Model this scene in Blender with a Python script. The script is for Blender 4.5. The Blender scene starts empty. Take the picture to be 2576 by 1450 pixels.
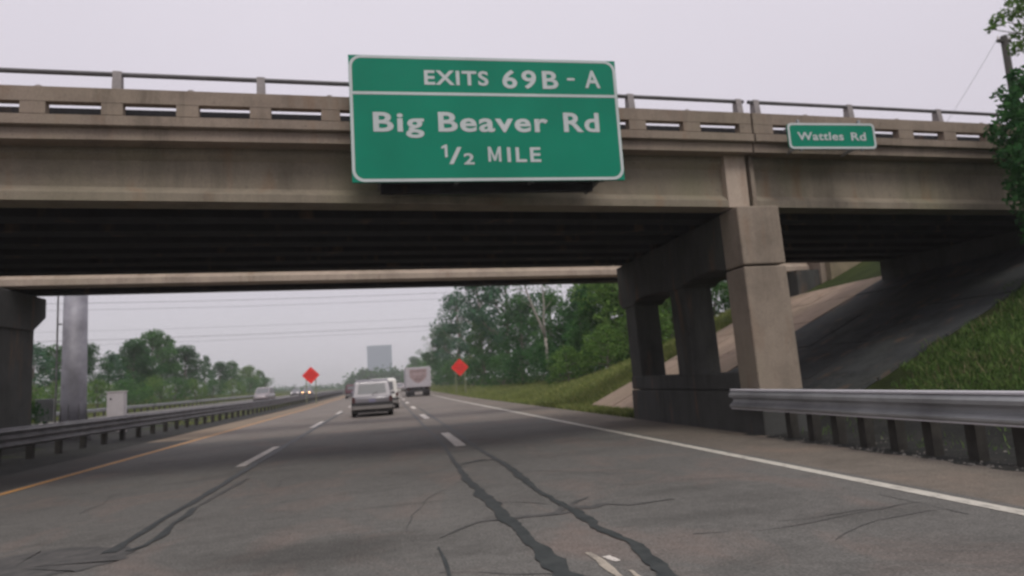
import bpy, bmesh, math, random
import numpy as np
from mathutils import Vector, Matrix

S = bpy.context.scene
C = S.collection
R = math.radians

# ------------------------------------------------------------------ camera
cam_d = bpy.data.cameras.new('camera')
cam = bpy.data.objects.new('camera', cam_d); C.objects.link(cam)
cam_d.sensor_width = 36.0
cam_d.lens = 1700.0 / 2576.0 * 36.0
cam_d.clip_start = 0.1; cam_d.clip_end = 6000
mw = Matrix(((0.98160127, 0.03877401, -0.18696397, 0.0),
             (-0.17979293, -0.14200206, -0.97340121, 0.0),
             (-0.06429193, 0.98910666, -0.13241811, 1.4),
             (0, 0, 0, 1)))
cam.matrix_world = mw
cam_d.dof.use_dof = True
cam_d.dof.focus_distance = 2.1
cam_d.dof.aperture_fstop = 3.1
S.camera = cam

# ------------------------------------------------------------------ world, overcast
SUN_EL, SUN_AZ = 54.0, 172.0
w = bpy.data.worlds.new('World'); S.world = w; w.use_nodes = True
nt = w.node_tree; nt.nodes.clear()
out = nt.nodes.new('ShaderNodeOutputWorld'); bg = nt.nodes.new('ShaderNodeBackground')
sky = nt.nodes.new('ShaderNodeTexSky'); sky.sky_type = 'NISHITA'; sky.sun_disc = False
sky.sun_elevation = R(SUN_EL); sky.sun_rotation = R(SUN_AZ); sky.dust_density = 3.0
geo = nt.nodes.new('ShaderNodeTexCoord'); sep = nt.nodes.new('ShaderNodeSeparateXYZ')
ramp = nt.nodes.new('ShaderNodeValToRGB')
el = ramp.color_ramp.elements
el[0].position = 0.0; el[0].color = (0.65, 0.615, 0.675, 1)
el[1].position = 1.0; el[1].color = (0.90, 0.86, 0.92, 1)
for p, c in ((0.10, (0.67, 0.635, 0.69, 1)), (0.22, (0.70, 0.648, 0.722, 1)), (0.42, (0.76, 0.71, 0.785, 1))):
    e = el.new(p); e.color = c
ns = nt.nodes.new('ShaderNodeTexNoise'); ns.inputs['Scale'].default_value = 1.6; ns.inputs['Detail'].default_value = 3
mr = nt.nodes.new('ShaderNodeMapRange'); mr.inputs['To Min'].default_value = 0.93; mr.inputs['To Max'].default_value = 1.07
mul = nt.nodes.new('ShaderNodeMix'); mul.data_type = 'RGBA'; mul.blend_type = 'MULTIPLY'; mul.inputs['Factor'].default_value = 1.0
mx = nt.nodes.new('ShaderNodeMix'); mx.data_type = 'RGBA'; mx.inputs['Factor'].default_value = 0.93
sc_ = nt.nodes.new('ShaderNodeMix'); sc_.data_type = 'RGBA'; sc_.blend_type = 'MULTIPLY'; sc_.inputs['Factor'].default_value = 1.0
sc_.inputs['B'].default_value = (10, 10, 10, 1)
L = nt.links.new
L(geo.outputs['Generated'], sep.inputs[0]); L(sep.outputs['Z'], ramp.inputs[0])
L(geo.outputs['Generated'], ns.inputs['Vector']); L(ns.outputs['Fac'], mr.inputs['Value'])
L(ramp.outputs[0], mul.inputs['A']); L(mr.outputs[0], mul.inputs['B'])
L(mul.outputs['Result'], sc_.inputs['A'])
L(sky.outputs[0], mx.inputs['A']); L(sc_.outputs['Result'], mx.inputs['B'])
L(mx.outputs['Result'], bg.inputs['Color']); bg.inputs['Strength'].default_value = 0.1
L(bg.outputs[0], out.inputs['Surface'])

sun_d = bpy.data.lights.new('sun', 'SUN'); sun_d.energy = 1.5; sun_d.angle = R(22); sun_d.color = (1.0, 0.95, 0.88)
sun = bpy.data.objects.new('sun', sun_d); C.objects.link(sun)
sd = Vector((math.sin(R(SUN_AZ)) * math.cos(R(SUN_EL)), math.cos(R(SUN_AZ)) * math.cos(R(SUN_EL)), math.sin(R(SUN_EL))))
sun.rotation_euler = sd.to_track_quat('Z', 'Y').to_euler()

S.view_settings.view_transform = 'Standard'
S.view_settings.look = 'None'
S.view_settings.exposure = 0.0
S.view_settings.gamma = 1.0
S.view_settings.use_curve_mapping = False
S.cycles.volume_bounces = 3
S.cycles.max_bounces = 8
S.cycles.filter_width = 2.0

rng = random.Random(7)
NP = np.random.RandomState(11)

# ------------------------------------------------------------------ object helpers
def tag(o, label=None, cat=None, group=None, kind=None):
    if label: o['label'] = label
    if cat: o['category'] = cat
    if group: o['group'] = group
    if kind: o['kind'] = kind
    return o

def empty(name, loc, label, cat, group=None, rz=0.0):
    o = bpy.data.objects.new(name, None); o.empty_display_size = 0.3
    C.objects.link(o); o.location = loc; o.rotation_euler = (0, 0, rz)
    return tag(o, label, cat, group)

def wloc(o):
    v = Vector((0, 0, 0))
    while o is not None:
        v += o.location; o = o.parent
    return v

def mk(name, verts, faces, mat, parent=None, smooth=False, local=False, loc=None):
    """one mesh object; verts are world coordinates unless local"""
    me = bpy.data.meshes.new(name)
    off = Vector((0, 0, 0)) if (local or parent is None) else wloc(parent)
    if loc is not None and not local: off = Vector(loc)
    me.from_pydata([tuple(Vector(v) - off) for v in verts], [], faces)
    me.update()
    if mat: me.materials.append(mat)
    if smooth:
        me.polygons.foreach_set('use_smooth', [True] * len(me.polygons))
    o = bpy.data.objects.new(name, me); C.objects.link(o)
    if parent: o.parent = parent
    if loc is not None and not local:
        o.location = Vector(loc) - (wloc(parent) if parent else Vector((0, 0, 0)))
    return o

def dupm(o, dloc, parent=None):
    c = o.copy(); C.objects.link(c)
    c.location = o.location + Vector(dloc)
    if parent: c.parent = parent
    return c

def copy_tree(o, parent=None):
    c = o.copy(); C.objects.link(c)
    if parent: c.parent = parent
    for ch in list(o.children): copy_tree(ch, c)
    return c

class MB:
    def __init__(s): s.v = []; s.f = []
    def add(s, v, f):
        n = len(s.v); s.v += [tuple(p) for p in v]; s.f += [tuple(i + n for i in q) for q in f]
    def box(s, x0, x1, y0, y1, z0, z1, sh=0.0, shy=0.0):
        c = [(x0, y0, z0), (x1, y0, z0), (x1, y1, z0), (x0, y1, z0), (x0 + sh, y0 + shy, z1), (x1 + sh, y0 + shy, z1), (x1 + sh, y1 + shy, z1), (x0 + sh, y1 + shy, z1)]
        s.add(c, [(0, 3, 2, 1), (4, 5, 6, 7), (0, 1, 5, 4), (1, 2, 6, 5), (2, 3, 7, 6), (3, 0, 4, 7)])
    def rings(s, rings, closed=True, caps=True):
        n = len(rings[0]); b = len(s.v)
        for r in rings: s.v += [tuple(p) for p in r]
        for i in range(len(rings) - 1):
            for j in range(n if closed else n - 1):
                k = (j + 1) % n
                s.f.append((b + i * n + j, b + i * n + k, b + (i + 1) * n + k, b + (i + 1) * n + j))
        if caps and closed:
            s.f.append(tuple(b + j for j in reversed(range(n))))
            s.f.append(tuple(b + (len(rings) - 1) * n + j for j in range(n)))
    def tube(s, pts, rad, n=8, caps=True):
        pts = [Vector(p) for p in pts]
        if not hasattr(rad, '__len__'): rad = [rad] * len(pts)
        rs = []
        for i, p in enumerate(pts):
            d = (pts[min(i + 1, len(pts) - 1)] - pts[max(i - 1, 0)]).normalized()
            up = Vector((0, 0, 1)) if abs(d.z) < 0.9 else Vector((0, 1, 0))
            a = d.cross(up).normalized(); b = a.cross(d).normalized()
            rs.append([p + (a * math.cos(t) + b * math.sin(t)) * rad[i] for t in [2 * math.pi * k / n for k in range(n)]])
        s.rings(rs, True, caps)
    def build(s, name, mat, parent=None, **k): return mk(name, s.v, s.f, mat, parent, **k)

def bevel(o, wd=0.02, seg=1):
    m = o.modifiers.new('bevel', 'BEVEL'); m.width = wd; m.segments = seg; m.limit_method = 'ANGLE'; m.angle_limit = R(35)
    return o

# ------------------------------------------------------------------ materials
def mat(name):
    m = bpy.data.materials.new(name); m.use_nodes = True
    t = m.node_tree; b = t.nodes['Principled BSDF']
    return m, t, b

def nnoise(t, scale, detail=4, rough=0.6, vec=None, dist=0.0):
    n = t.nodes.new('ShaderNodeTexNoise'); n.inputs['Scale'].default_value = scale
    n.inputs['Detail'].default_value = detail; n.inputs['Roughness'].default_value = rough; n.inputs['Distortion'].default_value = dist
    if vec is not None: t.links.new(vec, n.inputs['Vector'])
    return n.outputs['Fac']

def posn(t, sx=1, sy=1, sz=1):
    g = t.nodes.new('ShaderNodeNewGeometry'); m = t.nodes.new('ShaderNodeMapping')
    m.inputs['Scale'].default_value = (sx, sy, sz)
    t.links.new(g.outputs['Position'], m.inputs['Vector']); return m.outputs['Vector']

def rampn(t, fac, stops):
    r = t.nodes.new('ShaderNodeValToRGB'); e = r.color_ramp.elements
    e[0].position = stops[0][0]; e[0].color = (*stops[0][1], 1)
    e[1].position = stops[-1][0]; e[1].color = (*stops[-1][1], 1)
    for p, c in stops[1:-1]:
        x = e.new(p); x.color = (*c, 1)
    t.links.new(fac, r.inputs[0]); return r.outputs[0]

def mixn(t, a, b, fac, mode='MIX'):
    m = t.nodes.new('ShaderNodeMix'); m.data_type = 'RGBA'; m.blend_type = mode
    for k, v in (('A', a), ('B', b), ('Factor', fac)):
        if isinstance(v, (int, float)): m.inputs[k].default_value = v
        elif isinstance(v, tuple): m.inputs[k].default_value = (*v, 1)
        else: t.links.new(v, m.inputs[k])
    return m.outputs['Result']

def bumpn(t, b, h, strength=0.3, dist=0.02):
    n = t.nodes.new('ShaderNodeBump'); n.inputs['Strength'].default_value = strength; n.inputs['Distance'].default_value = dist
    t.links.new(h, n.inputs['Height']); t.links.new(n.outputs[0], b.inputs['Normal'])

def g3(v): return (v, v, v)

def plain(name, col, rough=0.6, metal=0.0, var=0.12, scale=3.0):
    m, t, b = mat(name)
    n = nnoise(t, scale, 4, 0.6, posn(t))
    c = rampn(t, n, [(0.3, tuple(x * (1 - var) for x in col)), (0.7, tuple(min(1, x * (1 + var)) for x in col))])
    t.links.new(c, b.inputs['Base Color']); b.inputs['Roughness'].default_value = rough; b.inputs['Metallic'].default_value = metal
    return m

def concrete(name, col, stain=0.5, green=0.15):
    m, t, b = mat(name)
    base = rampn(t, nnoise(t, 1.1, 6, 0.65, posn(t)), [(0.25, tuple(x * 0.72 for x in col)), (0.5, col), (0.8, tuple(x * 1.2 for x in col))])
    st = nnoise(t, 1.0, 8, 0.78, posn(t, 1.9, 1.9, 0.22), 0.3)
    dark = rampn(t, st, [(0.40, g3(1 - stain)), (0.54, g3(1.0))])
    sel = rampn(t, nnoise(t, 0.32, 3, 0.6, posn(t)), [(0.40, g3(0.15)), (0.62, g3(1.0))])
    dark = mixn(t, (1.0, 1.0, 1.0), dark, sel)
    pit = rampn(t, nnoise(t, 5.5, 6, 0.8, posn(t)), [(0.30, g3(0.62)), (0.40, g3(1.0))])
    c = mixn(t, base, dark, 1.0, 'MULTIPLY'); c = mixn(t, c, pit, 1.0, 'MULTIPLY')
    gm = rampn(t, nnoise(t, 0.55, 3, 0.5, posn(t)), [(0.50, g3(0)), (0.72, g3(green * 2))])
    c = mixn(t, c, (0.12, 0.13, 0.06), gm)
    rs = rampn(t, nnoise(t, 0.9, 4, 0.6, posn(t, 2.4, 2.4, 0.5)), [(0.57, g3(0)), (0.75, g3(0.45))])
    c = mixn(t, c, (0.22, 0.12, 0.065), rs)
    sp = rampn(t, nnoise(t, 34, 3, 0.7, posn(t)), [(0.3, g3(0.86)), (0.7, g3(1.08))])
    c = mixn(t, c, sp, 1.0, 'MULTIPLY')
    t.links.new(c, b.inputs['Base Color']); b.inputs['Roughness'].default_value = 0.9
    b.inputs['Specular IOR Level'].default_value = 0.25
    bumpn(t, b, nnoise(t, 14, 6, 0.7, posn(t)), 0.35, 0.02)
    return m

M = {}
M['conc'] = concrete('weathered_concrete', (0.275, 0.222, 0.178), 0.30, 0.1)
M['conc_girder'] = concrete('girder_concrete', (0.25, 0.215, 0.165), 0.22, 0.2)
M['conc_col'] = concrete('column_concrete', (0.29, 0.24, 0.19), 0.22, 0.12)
M['conc_dark'] = concrete('shade_darkened_concrete', (0.072, 0.073, 0.070), 0.35, 0.0)  # concrete darkened in colour to carry the shade on piers and abutments
M['shade_dark'] = concrete('shade_blackened_concrete', (0.034, 0.034, 0.038), 0.3, 0.0)  # shade beneath the decks is put into this near-black colour
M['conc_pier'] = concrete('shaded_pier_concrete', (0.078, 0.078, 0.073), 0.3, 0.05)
M['paving_shaded'] = concrete('shaded_slope_concrete', (0.054, 0.058, 0.060), 0.5, 0.05)  # slope concrete again, darkened to paint the overpass's shade on it
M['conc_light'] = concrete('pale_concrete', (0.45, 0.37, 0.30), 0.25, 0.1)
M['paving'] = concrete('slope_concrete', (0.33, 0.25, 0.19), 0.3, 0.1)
M['galv'] = plain('galvanised_steel', (0.34, 0.345, 0.355), 0.45, 0.45, 0.25, 1.5)
M['highlight_dull'] = plain('dull_highlight_edge', (0.24, 0.235, 0.25), 0.6, 0.1, 0.3, 1)
M['highlight'] = plain('sky_highlight_edge', (0.66, 0.645, 0.68), 0.6, 0.0, 0.04, 3)  # pale colour paints the sky's highlight on the rail edges
M['galv_dull'] = plain('dull_galvanised_steel', (0.175, 0.172, 0.175), 0.5, 0.5, 0.35, 2.5)
M['rail_dark'] = plain('weathered_rail_tube', (0.14, 0.135, 0.14), 0.6, 0.3, 0.2)
M['post_metal'] = plain('grey_rail_post', (0.26, 0.235, 0.23), 0.7, 0.1, 0.2, 8)
M['wood_post'] = plain('weathered_wood_post', (0.036, 0.033, 0.028), 0.9, 0, 0.35, 6)
M['rubber'] = plain('rubber', (0.025, 0.025, 0.025), 0.85)
M['dark_plastic'] = plain('dark_plastic', (0.035, 0.035, 0.037), 0.6)
M['under'] = plain('vehicle_underbody', (0.02, 0.02, 0.02), 0.9)
M['wheel_rim'] = plain('wheel_rim', (0.35, 0.35, 0.36), 0.35, 0.8)
M['wire'] = plain('power_cable', (0.05, 0.05, 0.055), 0.7)
M['cabinet'] = plain('cabinet_paint', (0.62, 0.58, 0.58), 0.6, 0, 0.08)
M['sign_back'] = plain('aluminium_sheet', (0.35, 0.35, 0.36), 0.5, 0.6)
M['orange'] = plain('fluorescent_orange_sheeting', (0.78, 0.020, 0.012), 0.6, 0, 0.05)
M['black_print'] = plain('black_print', (0.50, 0.014, 0.009), 0.6)
M['litter'] = plain('pale_litter', (0.62, 0.60, 0.50), 0.7)
M['stone'] = plain('grey_stone', (0.20, 0.185, 0.165), 0.9, 0, 0.4, 20)

def sheeting(name, col):
    m, t, b = mat(name)
    c = rampn(t, nnoise(t, 0.9, 3, 0.5, posn(t)), [(0.3, tuple(x * 0.9 for x in col)), (0.7, tuple(min(1, x * 1.08) for x in col))])
    t.links.new(c, b.inputs['Base Color']); b.inputs['Roughness'].default_value = 0.42
    return m
M['sign_green'] = sheeting('green_sign_sheeting', (0.004, 0.215, 0.130))
M['sign_green'].node_tree.nodes['Principled BSDF'].inputs['Roughness'].default_value = 0.6
M['sign_green'].node_tree.nodes['Principled BSDF'].inputs['Specular IOR Level'].default_value = 0.15
M['sign_white'] = sheeting('white_sign_sheeting', (0.50, 0.545, 0.54))

def paint(name, col, rough=0.35, metal=0.3):
    m = plain(name, col, rough, metal, 0.05)
    m.node_tree.nodes['Principled BSDF'].inputs['Coat Weight'].default_value = 0.5
    return m
M['silver'] = paint('silver_car_paint', (0.20, 0.19, 0.205))
M['white_paint'] = paint('white_car_paint', (0.72, 0.70, 0.66), 0.4, 0.0)
M['maroon'] = paint('maroon_car_paint', (0.075, 0.012, 0.022), 0.35, 0.2)
M['pinkish'] = paint('champagne_car_paint', (0.34, 0.30, 0.31))
M['bumper_grey'] = plain('grey_bumper', (0.24, 0.225, 0.215), 0.55)
M['truck_white'] = plain('truck_box_panel', (0.42, 0.395, 0.42), 0.5, 0, 0.1)
M['decal'] = plain('faded_brown_decal', (0.33, 0.25, 0.25), 0.6, 0, 0.2)
M['decal_dark'] = plain('dark_brown_decal', (0.24, 0.17, 0.17), 0.6, 0, 0.2)
M['plate'] = plain('licence_plate', (0.22, 0.21, 0.30), 0.5)
m, t, b = mat('car_glass'); b.inputs['Base Color'].default_value = (0.16, 0.165, 0.175, 1); b.inputs['Roughness'].default_value = 0.3
b.inputs['Specular IOR Level'].default_value = 0.35; M['glass'] = m
m, t, b = mat('tail_light_lens'); b.inputs['Base Color'].default_value = (0.07, 0.018, 0.016, 1); b.inputs['Roughness'].default_value = 0.3; M['taillight'] = m
def emis(name, col, s):
    m, t, b = mat(name); b.inputs['Base Color'].default_value = (0.8, 0.8, 0.8, 1)
    b.inputs['Emission Color'].default_value = (*col, 1); b.inputs['Emission Strength'].default_value = s; return m
M['headlight'] = emis('lit_headlight', (1.0, 0.50, 0.20), 9.0)
M['headlight_dim'] = emis('dim_headlight', (0.9, 0.8, 0.8), 1.6)

# asphalt
def asphalt(name, col, warm=(0.21, 0.155, 0.13), streak=0.35, stains=True):
    m, t, b = mat(name)
    c = rampn(t, nnoise(t, 0.35, 5, 0.6, posn(t, 1.0, 0.55, 1)), [(0.3, tuple(x * 0.84 for x in col)), (0.52, col), (0.75, tuple(x * 1.16 for x in col))])
    wm = rampn(t, nnoise(t, 0.8, 4, 0.6, posn(t, 1, 0.7, 1), 0.8), [(0.50, g3(0)), (0.72, g3(0.55))])
    c = mixn(t, c, warm, wm)
    sm = rampn(t, nnoise(t, 0.55, 4, 0.6, posn(t, 0.8, 1.3, 1), 1.2), [(0.54, g3(0)), (0.68, g3(streak))])
    c = mixn(t, c, tuple(x * 0.42 for x in col), sm)
    if stains:
        for (cx, cy, rx, ry, st_) in ((-.75, 6.45, 1.5, .75, .62), (-4.4, 7.0, 1.9, .6, .55), (2.9, 6.2, 1.1, .30, .35), (3.3, 7.6, .9, .25, .3), (0.1, 8.4, .8, .14, .35), (4.3, 5.6, .9, .35, .35), (-2.0, 17, 2.2, 1.6, .25), (3.0, 12, 1.6, .5, .2)):
            g_ = t.nodes.new('ShaderNodeNewGeometry'); mp = t.nodes.new('ShaderNodeMapping'); mp.vector_type = 'POINT'
            mp.inputs['Scale'].default_value = (1 / rx, 1 / ry, 0); mp.inputs['Location'].default_value = (-cx / rx, -cy / ry, 0)
            nv = t.nodes.new('ShaderNodeTexNoise'); nv.inputs['Scale'].default_value = 1.7; nv.inputs['Detail'].default_value = 4
            t.links.new(g_.outputs['Position'], nv.inputs['Vector']); t.links.new(g_.outputs['Position'], mp.inputs['Vector'])
            ad = t.nodes.new('ShaderNodeVectorMath'); ad.operation = 'MULTIPLY_ADD'; ad.inputs[1].default_value = (.9, .9, 0); 
            t.links.new(nv.outputs['Color'], ad.inputs[0]); t.links.new(mp.outputs[0], ad.inputs[2])
            sb = t.nodes.new('ShaderNodeVectorMath'); sb.operation = 'SUBTRACT'; sb.inputs[1].default_value = (.45, .45, 0); t.links.new(ad.outputs[0], sb.inputs[0])
            ln = t.nodes.new('ShaderNodeVectorMath'); ln.operation = 'LENGTH'; t.links.new(sb.outputs[0], ln.inputs[0])
            fm = rampn(t, ln.outputs['Value'], [(0.35, g3(st_)), (1.0, g3(0.0))])
            c = mixn(t, c, tuple(x * 0.40 for x in col), fm)
    agg = rampn(t, nnoise(t, 42, 4, 0.85, posn(t)), [(0.32, g3(0.50)), (0.5, g3(1.0)), (0.68, g3(1.55))])
    c = mixn(t, c, agg, 1.0, 'MULTIPLY')
    grit = rampn(t, nnoise(t, 7, 6, 0.85, posn(t)), [(0.3, g3(0.74)), (0.7, g3(1.22))])
    c = mixn(t, c, grit, 1.0, 'MULTIPLY')
    t.links.new(c, b.inputs['Base Color']); b.inputs['Roughness'].default_value = 0.85
    b.inputs['Specular IOR Level'].default_value = 0.3
    bumpn(t, b, nnoise(t, 60, 3, 0.8, posn(t)), 0.4, 0.01)
    return m
M['asphalt'] = asphalt('worn_asphalt', (0.138, 0.133, 0.122))
M['asphalt_r'] = asphalt('shoulder_asphalt', (0.165, 0.143, 0.118), (0.24, 0.18, 0.14), .35, False)
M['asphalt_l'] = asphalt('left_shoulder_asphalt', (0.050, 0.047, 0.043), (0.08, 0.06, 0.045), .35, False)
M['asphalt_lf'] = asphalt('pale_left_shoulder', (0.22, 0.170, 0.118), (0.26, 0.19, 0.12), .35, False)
M['asphalt_far'] = asphalt('pale_far_pavement', (0.185, 0.165, 0.145), (0.21, 0.155, 0.13), .35, False)

def tarm():
    m, t, b = mat('tar_sealant')
    c = rampn(t, nnoise(t, 6, 4, 0.6, posn(t)), [(0.3, (0.024, 0.029, 0.030)), (0.7, (0.054, 0.060, 0.058))])
    t.links.new(c, b.inputs['Base Color']); b.inputs['Roughness'].default_value = 0.6; return m
M['tar'] = tarm()
def worn_tar():
    m, t, b = mat('thin_worn_tar')
    c = rampn(t, nnoise(t, 5, 5, 0.7, posn(t)), [(0.35, (0.055, 0.055, 0.053)), (0.65, (0.105, 0.099, 0.093))])
    t.links.new(c, b.inputs['Base Color']); b.inputs['Roughness'].default_value = 0.8; return m
M['tar_worn'] = worn_tar()

def roadpaint(name, col, under=(0.16, 0.145, 0.13), wear=0.46):
    m, t, b = mat(name)
    f = rampn(t, nnoise(t, 7, 6, 0.75, posn(t, 1, 0.5, 1)), [(wear - 0.12, g3(0.75)), (wear + 0.03, g3(0.0))])
    c = mixn(t, col, under, f)
    t.links.new(c, b.inputs['Base Color']); b.inputs['Roughness'].default_value = 0.7; return m
M['line_white'] = roadpaint('white_road_paint', (0.56, 0.53, 0.46))
M['line_dash'] = roadpaint('worn_white_road_paint', (0.66, 0.61, 0.55))
M['line_yellow'] = roadpaint('yellow_road_paint', (0.58, 0.28, 0.06))

def soil():
    m, t, b = mat('ground_cover')
    gr = rampn(t, nnoise(t, 0.7, 6, 0.7, posn(t)), [(0.28, (0.030, 0.042, 0.016)), (0.5, (0.060, 0.082, 0.026)), (0.75, (0.105, 0.115, 0.045))])
    d = rampn(t, nnoise(t, 0.25, 4, 0.6, posn(t)), [(0.60, g3(0)), (0.75, g3(0.5))])
    c = mixn(t, gr, (0.13, 0.10, 0.07), d)
    fine = rampn(t, nnoise(t, 22, 4, 0.8, posn(t)), [(0.25, g3(0.6)), (0.7, g3(1.25))])
    c = mixn(t, c, fine, 1.0, 'MULTIPLY')
    t.links.new(c, b.inputs['Base Color']); b.inputs['Roughness'].default_value = 0.95
    b.inputs['Specular IOR Level'].default_value = 0.1
    bumpn(t, b, nnoise(t, 16, 6, 0.8, posn(t)), 1.0, 0.12)
    return m
M['ground'] = soil()
def dirt():
    m, t, b = mat('gritty_dirt')
    c = rampn(t, nnoise(t, 2.2, 6, 0.8, posn(t)), [(0.25, (0.010, 0.011, 0.010)), (0.5, (0.022, 0.023, 0.020)), (0.78, (0.065, 0.060, 0.050))])
    fine = rampn(t, nnoise(t, 40, 4, 0.8, posn(t)), [(0.25, g3(0.5)), (0.7, g3(1.4))])
    c = mixn(t, c, fine, 1.0, 'MULTIPLY')
    t.links.new(c, b.inputs['Base Color']); b.inputs['Roughness'].default_value = 0.95
    bumpn(t, b, nnoise(t, 30, 6, 0.8, posn(t)), 1.0, 0.05); return m
M['dirt'] = dirt()

def leafm(name, lo, hi, tr=0.35):
    m = bpy.data.materials.new(name); m.use_nodes = True; t = m.node_tree; t.nodes.clear()
    o = t.nodes.new('ShaderNodeOutputMaterial'); g = t.nodes.new('ShaderNodeNewGeometry')
    r = rampn(t, g.outputs['Random Per Island'], [(0.0, lo), (1.0, hi)])
    cl = rampn(t, nnoise(t, 0.45, 3, 0.6, posn(t)), [(0.3, g3(0.78)), (0.7, g3(1.22))])
    c = mixn(t, r, cl, 1.0, 'MULTIPLY')
    d = t.nodes.new('ShaderNodeBsdfDiffuse'); tl = t.nodes.new('ShaderNodeBsdfTranslucent'); a = t.nodes.new('ShaderNodeMixShader')
    a.inputs[0].default_value = tr
    t.links.new(c, d.inputs[0]); t.links.new(c, tl.inputs[0]); t.links.new(d.outputs[0], a.inputs[1]); t.links.new(tl.outputs[0], a.inputs[2])
    t.links.new(a.outputs[0], o.inputs[0]); return m
M['leaf_dark'] = leafm('dark_green_leaves', (0.022, 0.074, 0.026), (0.065, 0.165, 0.052))
M['leaf_mid'] = leafm('mid_green_leaves', (0.038, 0.112, 0.034), (0.105, 0.225, 0.066))
M['leaf_light'] = leafm('light_green_leaves', (0.070, 0.155, 0.034), (0.175, 0.280, 0.075))
M['leaf_blue'] = leafm('blue_green_leaves', (0.034, 0.100, 0.056), (0.095, 0.195, 0.105))
M['grass'] = leafm('verge_grass_blades', (0.11, 0.165, 0.045), (0.32, 0.33, 0.125), 0.3)
M['grass_deep'] = leafm('slope_grass_blades', (0.045, 0.105, 0.026), (0.175, 0.260, 0.080), 0.3)
M['bark'] = plain('grey_brown_bark', (0.13, 0.11, 0.09), 0.95, 0, 0.4, 5)
M['bark_pale'] = plain('pale_bark', (0.30, 0.275, 0.24), 0.9, 0, 0.3, 3)

# ------------------------------------------------------------------ terrain
def sstep(a, b, x):
    t_ = np.clip((x - a) / (b - a), 0, 1); return t_ * t_ * (3 - 2 * t_)
def rise(Y): return np.clip((np.asarray(Y, float) - 60) * 0.0042, 0, 0.8)
def terr(X, Y):
    X = np.asarray(X, float); Y = np.asarray(Y, float)
    z = rise(Y) - 0.03
    # right embankment carrying the overpass road
    k = 1 - sstep(28.5, 52, Y)
    ramp_ = np.clip(X - 8.4, 0, None) * 0.46
    bank = np.minimum(ramp_, 5.45)
    low = np.clip(X - 8.0, 0, None) * 0.12; low = np.minimum(low, 1.3)
    z = z + bank * k + low * (1 - k)
    # opposing carriageway slightly higher, ground beyond it
    z = z + 0.38 * sstep(-10.6, -13.6, X) * 1.0
    z = z + 1.0 * sstep(-27, -33, X)
    kl = 1 - sstep(30, 50, Y)
    z = z + np.minimum(np.clip(-X - 28, 0, None) * 0.45, 3.6) * kl * sstep(8, 12, Y)
    return z

xs = np.unique(np.concatenate([np.linspace(-1500, -60, 25), np.arange(-60, -9, 1.5), np.array([-8.6, -6, 0, 6.6, 7.0, 8.4]), np.arange(7.4, 26, 0.4), np.arange(26, 60, 3), np.linspace(60, 1500, 25)]))
ys = np.unique(np.concatenate([np.linspace(-200, -8, 12), np.arange(-8, 60, 1.0), np.arange(60, 260, 8), np.linspace(260, 3500, 30)]))
GX, GY = np.meshgrid(xs, ys)
GZ = terr(GX, GY)
msk = (np.abs(GX) < 200) & ((GX > 8.8) | (GX < -10.8)) & ~((GX < -13) & (GX > -26.5))
under = (GY > 11.5) & (GY < 29) & (GX > 7)
GZ = GZ + np.where(msk & ~under, NP.uniform(-0.05, 0.06, GZ.shape), 0)
gv = list(zip(GX.ravel(), GY.ravel(), GZ.ravel())); nx = len(xs)
gf = [(j * nx + i, j * nx + i + 1, (j + 1) * nx + i + 1, (j + 1) * nx + i) for j in range(len(ys) - 1) for i in range(nx - 1)]
tag(mk('ground', gv, gf, M['ground'], smooth=True), kind='structure')

def strip(name, x0, x1, y0, y1, dz, mt, parent=None, step=4.0, kind='structure', wob=0.0):
    ysx = np.arange(y0, y1, step).tolist() + [y1]
    v = []
    for y in ysx:
        a = wob * (math.sin(y * 1.3) + 0.6 * math.sin(y * 3.1 + 1) + 0.4 * math.sin(y * 7.7)) if wob else 0
        b_ = wob * (math.sin(y * 1.7 + 2) + 0.5 * math.sin(y * 4.3) + 0.4 * math.sin(y * 9.1)) if wob else 0
        z = float(rise(y)) + dz
        v += [(x0 + a, y, z), (x1 + b_, y, z)]
    f = [(2 * i, 2 * i + 1, 2 * i + 3, 2 * i + 2) for i in range(len(ysx) - 1)]
    o = mk(name, v, f, mt, parent)
    if kind: tag(o, kind=kind)
    return o

road = strip('road', -6.75, 5.45, -30, 23.4, 0.0, M['asphalt'])
strip('road_far', -6.75, 5.45, 23.4, 1200, 0.0, M['asphalt_far'])
strip('right_shoulder', 5.45, 6.98, -30, 11.0, 0.0, M['asphalt_r'], step=0.25, wob=0.0)
strip('right_shoulder_far', 5.45, 7.15, 11.0, 1200, 0.0, M['asphalt_r'], step=2)
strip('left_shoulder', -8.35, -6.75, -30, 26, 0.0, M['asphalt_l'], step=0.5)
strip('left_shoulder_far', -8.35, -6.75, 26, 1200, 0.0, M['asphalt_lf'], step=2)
gx = [-13.85, -13.2, -12.4, -11.6, -10.8, -10.2, -9.4, -8.8, -8.33]; gy = np.concatenate([np.arange(-20, 60, .8), np.arange(60, 300, 6)]); v = []
for y in gy:
    for i, x in enumerate(gx):
        v.append((x + (.05 * math.sin(y * 1.9) if i == 0 else 0), y, float(terr(x, y)) + (.02 if i == 8 else .03 + .03 * abs(math.sin(y * 3 + x * 5)))))
n9 = len(gx)
tag(mk('median_ground', v, [(j * n9 + i, j * n9 + i + 1, (j + 1) * n9 + i + 1, (j + 1) * n9 + i) for j in range(len(gy) - 1) for i in range(n9 - 1)], M['dirt'], smooth=True), kind='structure')
gx = [6.88, 7.4, 7.9, 8.4, 8.7, 9.0, 9.3]; gy = np.arange(1.0, 12.85, .25); v = []
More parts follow.
